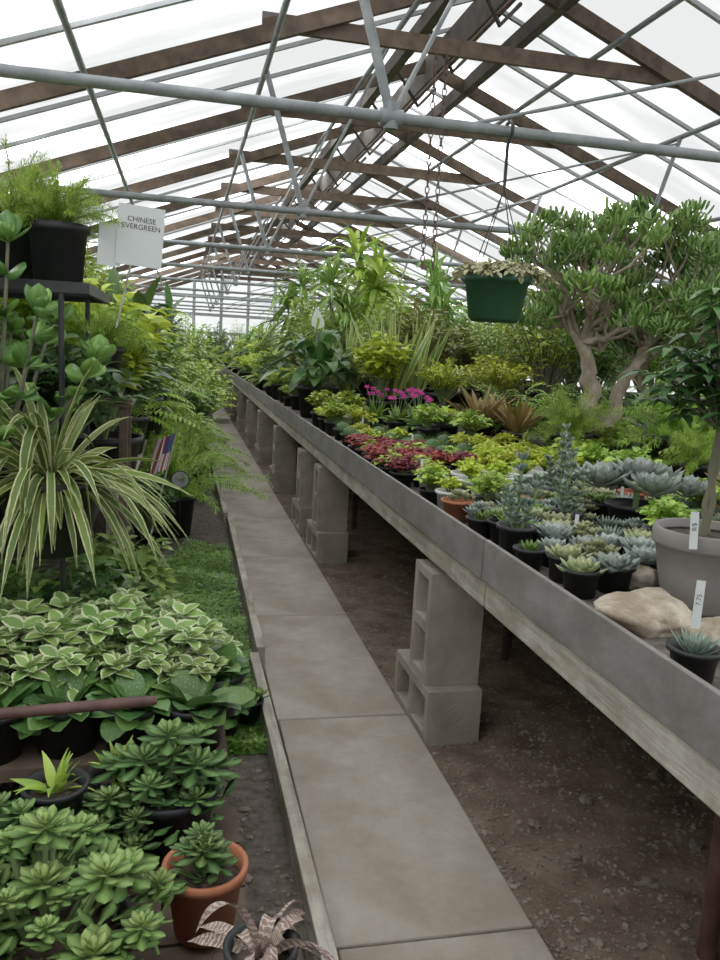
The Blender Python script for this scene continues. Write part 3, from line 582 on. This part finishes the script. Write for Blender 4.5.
def aeon(heads,r,R,z,m,n=26,W=.50,prof='spoon',hh=.05,pw=1.5,jz=.025):
    for k in range(heads):
        a=GA*k+rng.uniform(-.4,.4);q=math.sqrt(k/heads);x,y=r*q*math.cos(a),r*q*math.sin(a);zz=z+hh*(1-q*q)+rng.uniform(-.03,jz)+.03
        tube(m,[(x*.3,y*.3,z-.01),(x,y,zz)],.004,6,1);rosette(m,(x,y,zz),R*rng.uniform(.55,1.35),n,W*rng.uniform(.85,1.15),-.2,1.2,0,.18,prof,-.25,.16,6,pw=pw)
    n=heads*7;az=rng.uniform(0,6.28,n);q=np.sqrt(rng.uniform(0,1,n))*r;P=np.stack([q*np.cos(az),q*np.sin(az),z+hh*(1-(q/r)**2)*.6+rng.uniform(-.03,.02,n)],1)
    leaves(m,P,dirs(rng.uniform(0,6.28,n),rng.uniform(-.2,.9,n)),R*.9,R*.4,prof,-.1,0,5,.2,0,rng.uniform(0,.4,n))
plant('aeon','potted_aeonium','mounded cluster of fresh green aeonium rosettes in black pot','potted succulent',(PB,.11,.085,.14),lambda m,z:aeon(28,.17,.046,z,m,24,.48,hh=.07,jz=.04),['g_aeon','stem'],group='green rosette succulents')
plant('aeond','potted_aeonium','cluster of dark green aeonium rosettes in black pot','potted succulent',(PB,.09,.07,.12),lambda m,z:aeon(13,.10,.056,z,m,22,.36,hh=.05,jz=.03),['g_aeond','stem'],group='green rosette succulents')
plant('aeont','potted_aeonium','dark green rosette succulent in a terracotta pot','potted succulent',('pot_terra',.068,.05,.12),lambda m,z:aeon(6,.03,.042,z,m,22,.38,hh=.03),['g_aeond','stem'],group='green rosette succulents')
plant('zebra','potted_zebra_bromeliad','bromeliad with curling purple grey zebra banded leaves','potted bromeliad',(PB,.05,.04,.08),lambda m,z:clump(m,(0,0,z),22,.15,.022,'strap',.3,1.4,(.8,3.4),0,18,.35,.015,.3,1.0),['g_zebra','stem'])
plant('brom','potted_bromeliad','small bright green bromeliad with pointed leaves','potted bromeliad',(PB,.06,.045,.08),lambda m,z:clump(m,(0,0,z),14,.085,.020,'lance',.6,1.4,(.2,1),0,6,.3,.015),['g_fresh','stem'])
def hang():
    r=empty('hanging_basket',(1.42,3.60,1.44),label='dark green plastic hanging basket with trailing pale foliage',category='hanging basket')
    ob('basket',mk(lambda m:lathe(m,[(.001,0),(.105,0),(.12,.015),(.145,.17),(.158,.175),(.160,.205),(.148,.207),(.142,.18),(.13,.17)],36),'basket',['pot_green']),r)
    ob('soil',mk(lambda m:lathe(m,[(.14,.175),(.001,.185)],24),'bsoil',['soil']),r)
    mb=MB();branchy(mb,(0,0,.185),80,.08,.25,24,.036,.024,sr=.002,arch=.5,t0=.15,ztop=.1);ob('foliage',mb.mesh('hb_fol',['g_pale','stem']),r)
    for k in range(4):
        a=.6+k*math.pi/2;ob('hanger_wire',mk(lambda m:tube(m,[(.155*math.cos(a),.155*math.sin(a),.2),(0,0,.60)],.003,5),'wire',['black_metal']),r)
    pts=[(0,0,.60),(0,0,.79),(.0,-.045,.83),(0,-.045,.865),(0,-.02,.885),(0,.02,.885),(0,.045,.865)]
    ob('hook',mk(lambda m:tube(m,pts,.0085,8),'hook',['black_metal']),r)
hang()
def jadetree(name,loc,seed,forks,cc,cr,nt,label,xmin=-9):
    rg=np.random.default_rng(seed);r=empty(name,loc,label=label,category='potted tree')
    ob('pot',mk(lambda m:potmesh(m,.22,.17,.2,.03,.012),'tpot',[PB]),r);ob('soil',mk(lambda m:lathe(m,[(.2,.17),(.001,.185)],24),'ts',['soil']),r)
    mb=MB();T=[]
    for k in range(nt):
        u=math.sqrt((k+.5)/nt)*rg.uniform(.85,1.1);a=GA*k;low=rg.uniform(-.5,1) if u<.6 else rg.uniform(-1.0,1)
        T.append(np.array(cc)+np.array([cr[0]*u*math.cos(a),cr[1]*u*math.sin(a),cr[2]*(math.sqrt(max(.12,1-u*u*.8))*low)])+rg.normal(0,.05,3))
    T=np.array(T);T=T[T[:,0]>xmin];fk=[np.array(f[1][-1]) for f in forks]
    own=np.array([int(np.argmin([np.linalg.norm((t-f)*np.array([1,1,.7])) for f in fk])) for t in T])
    def wob(a,b,n,am):
        P=[a]
        for i in range(1,n): P.append(a+(b-a)*i/n+rg.normal(0,am,3))
        return P+[b]
    for i,(b,path,rad) in enumerate(forks):
        pts=[np.array([b[0],b[1],.17])]+[np.array(p) for p in path];fp=pts[-1]
        fine=[];n0=len(pts)
        for k in range(n0-1):
            for q in range(4):
                fine.append(pts[k]+(pts[k+1]-pts[k])*q/4+(rg.normal(0,.010,3) if q else 0))
        fine.append(fp);n=len(fine)
        tube(mb,[tuple(p) for p in fine],[rad*(1.3-.6*k/(n-1))*rg.uniform(.88,1.12) for k in range(n)],10,0,False)
        mine=np.where(own==i)[0]
        if not len(mine): continue
        K=min(6,len(mine));ce=T[rg.choice(mine,K,replace=False)]
        for _ in range(6):
            lab=np.argmin(np.linalg.norm(T[mine][:,None]-ce[None],axis=2),1);ce=np.array([T[mine][lab==k].mean(0) if (lab==k).any() else ce[k] for k in range(K)])
        for k in range(K):
            g=mine[lab==k]
            if not len(g): continue
            src=pts[-1] if k%2==0 else pts[-2]*.5+pts[-1]*.5
            lp=src+(ce[k]-src)*.65+np.array([0,0,-.03]);P=wob(src,lp,5,.026)
            tube(mb,[tuple(p) for p in P],[rad*x for x in (.55,.48,.42,.38,.34,.3)],7,0,False)
            for j in g:
                q0=P[int(rg.integers(2,6))];Q=wob(q0,T[j],3,.03);tube(mb,[tuple(p) for p in Q],[rad*.27,rad*.22,rad*.17,rad*.11],5,0,False)
    ob('trunk',mb.mesh('trunk_'+name,['bark']),r)
    fb=MB()
    for t in T:
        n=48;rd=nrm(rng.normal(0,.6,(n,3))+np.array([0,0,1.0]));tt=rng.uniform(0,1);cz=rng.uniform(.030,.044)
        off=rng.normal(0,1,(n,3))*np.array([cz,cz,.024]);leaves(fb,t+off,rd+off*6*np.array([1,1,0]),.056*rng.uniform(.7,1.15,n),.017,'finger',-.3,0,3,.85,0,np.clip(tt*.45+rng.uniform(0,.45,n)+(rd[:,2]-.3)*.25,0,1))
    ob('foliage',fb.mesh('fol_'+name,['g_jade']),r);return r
jadetree('jade_tree',(2.33,4.2,BZ),5,[((-.03,0),[(-.05,.02,.36),(-.07,0,.52),(-.13,.02,.70)],.046),((.08,.04),[(.14,.04,.34),(.20,.08,.50),(.34,.08,.68)],.037)],(.14,0,1.02),(.78,.6,.42),126,'old jade tree with pale branching trunks and dense green canopy',xmin=-.56)
jadetree('jade_tree',(3.0,4.45,BZ),11,[((0,0),[(.04,0,.3),(-.02,0,.5),(.06,0,.68)],.034),((-.06,0),[(-.14,.1,.3),(-.2,.1,.55)],.027)],(.0,0,.96),(.56,.5,.38),64,'smaller jade tree with forked pale trunk and green canopy')
def money():
    r=empty('potted_umbrella_tree',(1.24,1.66,BZ),label='small tree with dark whorled leaves in ribbed grey pot',category='potted tree');r.scale=(1.0,)*3
    ob('pot',mk(lambda m:lathe(m,[(.001,0),(.075,0),(.082,.01),(.10,.09),(.112,.155),(.118,.158),(.121,.165),(.121,.195),(.117,.2),(.108,.198),(.104,.18)],40),'gp',['pot_grey']),r)
    ob('soil',mk(lambda m:lathe(m,[(.106,.175),(.001,.185)],24),'gs',['soil']),r)
    mb=MB();tube(mb,[(-.01,0,.17),(.008,0,.26),(-.006,0,.34),(.006,0,.46)],[.011,.009,.0085,.007],9,0)
    tube(mb,[(.01,.005,.17),(-.008,.005,.26),(.008,.0,.34),(.0,0,.46)],[.009,.008,.007,.006],9,0)
    br=[]
    for k in range(44):
        a=GA*k;q=math.sqrt((k+.5)/44);p=(.17*q*math.cos(a),.17*q*math.sin(a),.54+.2*(1-q*q)+rng.uniform(-.11,.04));br.append(p);tube(mb,[(0,0,.44),(p[0]*.5,p[1]*.5,p[2]*.6+.19),p],[.005,.003,.002],5,0,False)
    ob('trunk',mb.mesh('gt',['bark_green']),r);fb=MB();whorls(fb,br,8,.085,.026,0,.9,.1);whorls(fb,[(p[0]*.55,p[1]*.55,p[2]-.03) for p in br],7,.075,.024,0,.9,.1);ob('foliage',fb.mesh('gf',['g_dark']),r)
money()
def tag(loc,rot,w_,h_,txt,label='white plastic plant tag with handwritten price',sz=None,rt=True):
    r=empty('plant_tag',loc,rot,label=label,category='plant tag')
    ob('tag_plate',mk(lambda m:box(m,(-w_/2,-.0008,0),(w_/2,.0008,h_)),'tag',['card']),r)
    if txt: ob('lettering',textmesh(txt,sz or w_*.8,'tagtext'),r,(0,-.0015,h_*.6),(math.pi/2,-math.pi/2 if rt else 0,0))
tag((.945,1.26,.80),(-.1,.03,-.4),.016,.09,'7.75');tag((1.135,1.555,.875),(-.1,-.03,-.3),.018,.085,'8/$')
for x,y,z in [(1.0,2.62,.74),(1.3,2.9,.76),(.95,3.1,.76),(1.42,3.3,.76),(1.2,4.1,.75),(1.6,3.5,.76),(1.1,4.9,.76),(1.12,2.1,.74),(1.5,2.5,.75),(1.7,2.3,.75)]: x,y,_=bt(x,y);tag((x,y,z),(-.1,random.uniform(-.1,.1),0),.012,.075,'',label='small white plastic plant tag stuck in a pot')
rock('display_rock',(1.045,1.57,.712),(.13,.10,.05),(0,.1,.3),'tan rough sandstone rock lying on the bench',seed=1,a1=.35,a2=.15)
rock('display_rock',(1.19,1.85,.72),(.075,.05,.04),(0,0,.2),'small tan rock lying among succulents on bench',seed=2,a1=.35,a2=.15)
rock('display_rock',(1.11,1.40,.72),(.085,.06,.045),(.1,.1,1.2),'tan rough sandstone rock lying on the bench',seed=3,a1=.35,a2=.15)
B=BZ
place('e3',.89,1.20,B,sc=1.1)
SU=[('e2',.93,1.70,1.15),('e1',1.03,1.72,1.15),('e2',.95,1.82,1.15),('e6',.90,1.93,1.0),('e4',1.05,1.84,1.1),('e7',.90,2.52,1.15),('kal',.92,2.07,1.2),
 ('kal',1.17,2.26,1.1),('e3',1.25,2.15,1.1),('e5',1.42,2.28,1.15),('e7',1.20,2.54,1.1),('kal',1.34,2.66,1.15),('kal',1.47,2.9,1.2),
 ('e7',1.62,2.62,1.2),('e1',1.15,1.78,1.1),('e6',1.26,1.74,.95),('fan',1.95,2.5,.6),('limeb',1.7,2.75,1.2),('aspf',1.98,2.78,.8),('fern',1.85,2.05,.6),('lime',1.06,2.66,.9),('lime',.93,2.68,.9)]
for k,x,y,sc in SU: place(k,x,y,B,sc=sc)
pts_=[(a[1],a[2],.09 if a[0] in('e5','aspf','fern') else .012 if a[0]=='lime' else .0) for a in SU]+[(1.17,1.56,.06),(1.10,1.75,.02)]
gy=1.62;ii=0
while gy<2.82:
    gx=.90+(.042 if ii%2 else 0)
    while gx<2.05:
        x=gx+random.uniform(-.008,.008);y=gy+random.uniform(-.008,.008)
        if all((x-a)**2+(y-b_)**2>(.074+e_)**2 for a,b_,e_ in pts_) and not(x<1.25 and y<1.7) :
            k=random.choice(['e1','e2','e3','e4','e6','e9','e9','e7','e2','e4','e3','limeb','e8','e6'] if gy>2.0 else ['e1','e2','e3','e4','e8','e1','e9']);place(k,x,y,B,sc=random.uniform(.92,1.2)*(.8 if k=='limeb' else 1));pts_.append((x,y,0))
        gx+=.086
    gy+=.084;ii+=1
for x,y in [(.93,2.87),(1.07,2.84),(1.20,2.90),(1.10,2.98),(1.34,2.98),(1.47,3.04),(1.22,3.06),(1.34,3.14),(1.47,3.18),(1.60,3.08),(1.36,3.30),(1.49,3.33),(1.62,3.24)]: place('lime',x,y,B,sc=1.08)
for x,y in [(1.36,3.45),(1.72,3.10),(1.74,3.24),(1.50,3.48),(1.62,3.40),(1.45,3.63),(1.62,3.60),(1.75,3.4),(1.8,3.6),(1.5,3.9),(1.68,4.0),(1.42,3.95)]: place('limeb' if x>1.71 else 'limec',x,y,B,sc=1.05)
k_=0
for x in (.88,.99,1.10,1.21):
    for y in (3.06,3.2,3.34,3.48,3.62,3.76,3.90):
        if x>1.15 and y>3.4 or (x>1.05 and y<3.15) or (x>1.05 and y>3.7): continue
        k_+=1;place('redg' if k_%3==2 else 'red',x+random.uniform(-.01,.01),y+x*.12,B,sc=1.1)
for x,y in [(.93,4.24),(1.10,4.22),(1.24,3.70),(1.13,3.97),(1.26,3.95),(1.24,4.16),(.94,4.52),(1.37,3.78),(1.12,4.55),(.95,4.80),(1.39,4.15)]: place('ball',x,y,B,sc=1.05)
for x,y in [(1.02,4.38),(1.2,4.4),(1.03,4.68)]: place('limec',x,y,B,sc=.9)
for x,y in [(1.38,5.1),(1.54,5.2),(1.30,5.4),(1.48,4.95)]: place('cyc',x,y,B,sc=1.15)
place('chart',2.05,5.1,B,sc=1.15);place('chart',1.85,5.6,B,sc=1.05);place('fan',1.72,4.5,B,sc=1.1)
place('fan',1.85,4.25,B,sc=1.0)
place('fern',2.2,4.3,B,sc=1.0);place('aspf',2.05,3.05,B,sc=1.2);place('fern',2.25,2.7,B,sc=1.0);place('fern',2.35,3.0,B,sc=1.1);place('limeb',2.0,3.4,B,sc=1.4);place('yel',2.55,2.5,B,sc=.8)
place('fern',1.95,4.6,B,sc=.9);place('fernd',2.5,4.5,B,sc=1.1);place('shrubf',2.5,3.4,B,sc=.8);place('chart',2.5,2.0,B,sc=.8);place('fern',2.3,2.2,B,sc=.8);place('aspf',1.8,3.5,B,sc=1.0);place('shrubf',2.3,3.3,B,sc=.7)
place('limeb',1.58,4.25,B,sc=1.3);place('limeb',1.45,4.65,B,sc=1.3);place('limec',1.6,4.75,B,sc=1.6)
place('peace',1.04,6.3,B,sc=1.3,rot=0);place('sans',1.55,5.95,B,sc=1.2);place('sans',1.78,6.1,B,sc=1.15)
place('drac',1.85,8.3,B,sc=1.3);place('dracy',1.45,7.8,B,sc=1.0);place('cane',1.15,7.6,B,sc=1.0)
place('drac',2.1,9.4,B,sc=1.2);place('dracy',1.3,9.6,B,sc=1.1);place('dracy',2.3,7.2,B,sc=1.0);place('sans',1.3,6.4,B,sc=1.1)
for x,y,k,sc in [(.95,5.05,'limeb',1.2),(1.1,5.0,'limec',1.3),(.95,5.3,'limec',1.3),(1.12,5.3,'lime',1.3),(.95,5.55,'limeb',1.4),(1.15,5.6,'limeb',1.4)]: place(k,x,y,B,sc=sc)
row={.97:['shrubf','limeb','chart','aspf','shrubd','limec','shrub','fern','chart'],1.4:['yel','dieff','shrubf','aspf','chart','cane','broad'],1.9:['olive','bigf','cane','shrubf','dieff','bigf'],2.4:['bigf','cane','olive','yel','bigg'],2.85:['bigg','bigf','olive']}
for x,ks in row.items():
    y={.97:7.0,1.4:5.8,1.9:6.4,2.4:5.2,2.85:5.2}[x];i=0
    while y<(22.5 if x<1.5 else 13):
        if not(x==1.4 and 7.2<y<8.3) and not(x==1.4 and y<6.5 and i%2) and not(x==1.9 and 8<y<8.7):
            k=ks[i%len(ks)];place(k,x+random.uniform(-.06,.06),y,B,sc=random.uniform(.7,.95) if x<1 and k not in('limeb','limec') else random.uniform(.9,1.15))
        i+=1;y+=(.42 if y<14 else .8) if x<1 else (.62 if x<2 else .8)
b2=empty('display_bench',(0,0,0),label='wooden plant bench across the second aisle',category='bench')
ob('bench_top',mk(lambda m:box(m,(4.0,-.5,.62),(6.0,18,.70)),'b2t',['wood_grey']),b2)
for y in (0,3,6,9,12,15,17.8):
    for x in (4.1,5.9): ob('leg',mk(lambda m:box(m,(x-.04,y-.04,-.03),(x+.04,y+.04,.62)),'b2l',['wood_grey']),b2)
y=1.5;i=0
while y<15:
    place(['bigg','bigf','cane','bigf','yel'][i%5],4.3+random.uniform(-.1,.1),y,B,sc=random.uniform(1.0,1.15));place(['olive','bigg','bigf'][i%3],5.3+random.uniform(-.1,.1),y+.3,B,sc=random.uniform(1.1,1.25));i+=1;y+=.85
# ------------------------------------------------------------ left side
def table(name,x0,x1,y0,y1,z,label,t=.03,mat='wood_grey',leg=.05):
    r=empty(name,(0,0,0),label=label,category='bench')
    n=max(2,int((y1-y0)/.14));wd=(y1-y0)/n
    def top(m):
        for i in range(n): box(m,(x0,y0+i*wd+.004,z-t),(x1,y0+(i+1)*wd-.004,z))
    ob('top',mk(top,'top_'+name,[mat]),r)
    for x in (x0+leg,x1-leg):
        for y in (y0+leg,y1-leg): ob('leg',mk(lambda m:box(m,(x-leg/2,y-leg/2,.03),(x+leg/2,y+leg/2,z-t)),'lg',[mat]),r)
    return r
table('low_bench',-1.5,.14,.45,1.72,.22,'low slatted wooden bench holding succulent pots',mat='wood_brown')
table('low_bench',-1.5,.12,1.74,2.26,.33,'slatted wooden bench holding variegated pots',mat='wood_brown')
table('plant_bench',-1.7,-.22,3.35,9.5,.62,'long slatted wooden bench crowded with potted plants')
table('plant_bench',-1.7,-.22,9.6,17,.62,'long slatted wooden bench crowded with potted plants')
table('tall_plant_stand',-.72,-.18,3.08,3.33,1.05,'tall narrow wooden plant stand',leg=.03,mat='wood_brown')
rk=empty('metal_rack',(0,0,0),label='black metal plant rack with two shelves',category='shelf')
for z in (.68,1.42):
    xe=-.27 if z>1 else -.30
    def sh(m):
        for y in np.arange(2.42,3.02,.05): box(m,(-1.5,y-.006,z-.012),(xe,y+.006,z))
        box(m,(-1.5,2.38,z-.03),(xe,2.395,z));box(m,(-1.5,3.03,z-.03),(xe,3.045,z));box(m,(xe,2.38,z-.03),(xe+.015,3.045,z))
    ob('shelf',mk(sh,'shelf',['black_metal']),rk)
for x in (-1.49,-.33):
    for y in (2.39,3.03): ob('leg',mk(lambda m:tube(m,[(x,y,.03),(x,y,1.42)],.008,8),'rl',['black_metal']),rk)
pr=empty('railing_pipe',(0,0,0),label='rusty brown pipe rail with rounded end above pots',category='pipe')
ob('rail',mk(lambda m:tube(m,[(-1.4,1.57,.49),(-.06,1.65,.52),(-.04,1.651,.52)],[.012,.012,.008],12),'rail',['rust']),pr)
ob('post',mk(lambda m:tube(m,[(-.75,1.61,.22),(-.75,1.61,.505)],.011,10),'post',['rust']),pr)
place('aspf',-.355,2.52,1.42,sc=.83);place('aspf',-.50,2.64,1.42,sc=.95);place('aspf',-.8,2.6,1.42,sc=1.0)
place('paddle',-.52,2.36,.74,sc=1.1);place('spider',-.36,2.27,.69,sc=1.02)
place('shrubd',-.75,2.6,.68,sc=1.0);place('paddle',-.9,2.5,.68,sc=1.1);place('shrubd',-.42,2.85,.68,sc=1.15)
place('aspf',-.32,3.2,1.05,sc=.95);place('yel',-.55,3.22,1.05,sc=.7)
for i,(x,y,k) in enumerate([(-.32,2.62,'shrubd'),(-.62,2.65,'shrub'),(-.9,2.6,'shrubd'),(-.25,2.98,'shrub'),(-.55,2.95,'fernd'),(-.95,2.9,'shrubd'),(-.45,2.42,'fernd'),(-.2,2.5,'shrub'),(-.75,2.4,'shrub')]): place(k,x,y,.03,sc=1.0 if i<6 else .9)
sg=empty('sign_card',(-.135,2.50,1.42),(.0,.06,.12),label='white card sign reading CHINESE EVERGREEN on shelf',category='sign')
ob('card',mk(lambda m:box(m,(-.066,-.001,.065),(.066,.001,.235)),'card',['card']),sg)
ob('card',mk(lambda m:box(m,(-.115,.003,.055),(-.05,.005,.175)),'card2',['card']),sg)
ob('stick',mk(lambda m:tube(m,[(-.05,.003,-.12),(.0,.003,.2)],.003,6),'stick',['wood_grey']),sg)
ob('lettering',textmesh('CHINESE\nEVERGREEN',.0205,'signtext'),sg,(0.001,-.0022,.185),(math.pi/2,0,0))
L=.22
place('aeon',-.22,1.17,L,sc=1.15);place('aeon',-.46,1.12,L,sc=1.2);place('aeon',-.32,.88,L,sc=1.1);place('aeond',-.04,1.60,L,sc=1.15);place('aeond',-.15,1.50,L,sc=.8)
place('aeont',.03,1.31,L+.02,sc=1.05);place('zebra',.10,1.0,.37,sc=1.0,rot=1.4);place('zebra',-.16,.80,.37,sc=.9);place('brom',-.25,1.52,L+.12);place('brom',-.14,1.62,L+.08);place('aeond',-.45,1.45,L,sc=1.2);place('aeond',-.30,1.43,L,sc=.9)
table('pot_stand',-.22,.17,.74,1.07,.37,'small wooden stand raising bromeliad pots',.02,leg=.03,mat='wood_brown')
place('e9',.20,2.5,.05,sc=1.2);place('polka',.10,2.42,.04,sc=.9)
L2=.33
for x,y,sc in [(-.44,2.08,1.15),(-.22,2.12,1.2),(-.05,2.08,1.1),(-.66,2.1,1.15),(-.33,1.98,.95),(-.13,1.99,.9),(-.55,1.98,1.05),(.0,1.97,.8)]: place('var',x,y,L2,sc=sc)
for x,y,sc in [(.07,1.99,.95),(.02,1.82,.95),(-.12,1.83,.95),(-.27,1.84,1.0),(-.43,1.82,1.0),(-.6,1.84,1.0)]: place('polka',x,y,L2,sc=sc)
def mat_(m):
    n=48000;x=rng.uniform(-.5,.29,n);y=rng.uniform(2.3,4.9,n);k=(x>-.5+.2*np.sin(y*3))&(y<4.7+.2*np.sin(x*9));x=x[k];y=y[k];n=len(x)
    z=.03+.022*(np.sin(x*23)+np.cos(y*17)+np.sin(x*9+y*11)*1.2)*.6+.035
    m.add([(-.5,2.3,.034),(.28,2.3,.034),(.28,4.6,.034),(-.5,4.6,.034)],[(0,1,2,3)],None,.1,0)
    leaves(m,np.stack([x,y,z*rng.uniform(.5,1.1,n)],1),dirs(rng.uniform(0,6.28,n),rng.uniform(.0,1.0,n)),.014,.010,'round',.3,.1,2,0,0)
mb=MB();mat_(mb);ob('ground_cover',mb.mesh('gc',['g_moss']),kind='stuff',label='low creeping dark green ground cover beside the walkway',category='ground cover')
place('aspl',-.08,5.2,.03,sc=1.5);place('shrubd',-.2,4.75,.03,sc=.9);place('aspl',.02,6.4,.03,sc=1.4)
tg=empty('plant_label',(.0,4.80,.06),label='black rimmed round plant label with script on stake',category='plant tag')
ob('stake',mk(lambda m:tube(m,[(0,0,-.03),(0,0,.36)],.003,5),'stk',['black_metal']),tg)
ob('disc',mk(lambda m:(tube(m,[(0,-.004,.40),(0,.004,.40)],.055,20)),'disc',['black_metal']),tg);ob('face',mk(lambda m:tube(m,[(0,-.006,.40),(0,-.004,.40)],.048,20),'dface',['plaque']),tg)
ob('lettering',textmesh('Fern',.030,'lbl'),tg,(0,-.007,.40),(math.pi/2,0,0))
fl=empty('american_flag',(-.09,3.75,.55),(0,.25,.5),label='small American flag on a wooden stick in the plants',category='flag')
ob('stick',mk(lambda m:tube(m,[(0,0,-.5),(0,0,.33)],.004,6),'fstick',['wood_grey']),fl)
def flag(m):
    W,H=.10,.17;nx,nz=26,14
    V=[(-(i/nx)*W*.8,.02*math.sin(i*.55+j*.12)*(i/nx+.1),.31-(j/nz)*H-.05*(i/nx)) for j in range(nz+1) for i in range(nx+1)]
    for j in range(nz):
        for i in range(nx):
            q=[j*(nx+1)+i,j*(nx+1)+i+1,(j+1)*(nx+1)+i+1,(j+1)*(nx+1)+i]
            mi=2 if (j<7 and i<12) else (0 if ((i//2)%2==0) else 1)
            m.add([V[a] for a in q],[(0,1,2,3)],None,.5,mi,False)
ob('flag_cloth',mk(flag,'flag',['red','card','blue']),fl)
Lz=.62
for k,x,y,sc in [('yel',-.34,3.6,1.3),('shrubd',-.36,3.98,1.2),('shrub',-.75,3.6,1.5),('shrub',-.42,4.35,1.4),('yel',-.8,4.1,1.5),('broad',-.34,4.75,1.2),('aspl',-.65,3.9,1.3),('cane',-.8,4.8,1.3),('fern',-.34,5.15,1.2),('shrub',-.5,5.0,1.4)]: place(k,x,y,Lz,sc=sc)
y=5.5;i=0
while y<16.8:
    place(['shrub','broad','shrubf','fern','chart','shrub'][i%6],-.28+random.uniform(-.05,.04),y,Lz,sc=random.uniform(1.2,1.5));place(['bigf','bigg','yel','cane','dieff'][i%5],-1.0+random.uniform(-.1,.1),y+.2,Lz,sc=random.uniform(1.2,1.5));i+=1;y+=.6
for i,y in enumerate(np.arange(2.6,9,.8)): place(['bigg','olive'][i%2],-1.45,y,Lz,sc=1.2)
for i,(x,y) in enumerate([(-.02,7.1),(.06,7.8),(.10,8.6),(.14,9.5),(.18,10.5),(.20,11.7),(.22,13.2),(.26,15.0),(.3,17)]): place(['shrubf','fern','shrub','chart','shrubf'][i%5],x,y,.03,sc=1.3+.12*i)
for i,(x,y) in enumerate([(-.6,18.6),(.1,20.8),(-.9,22.8),(1.0,25.2),(-.5,25.4),(2.6,25.4)]): place(['bigg','bigf','bigf'][i%3],x,y,-.02 if x>.33 else .03,sc=1.9)
for k,(r,u,g) in list(TPL.items()):
    if not u: place(k,-1.2,12+len(k),Lz)
bpy.context.view_layer.update()
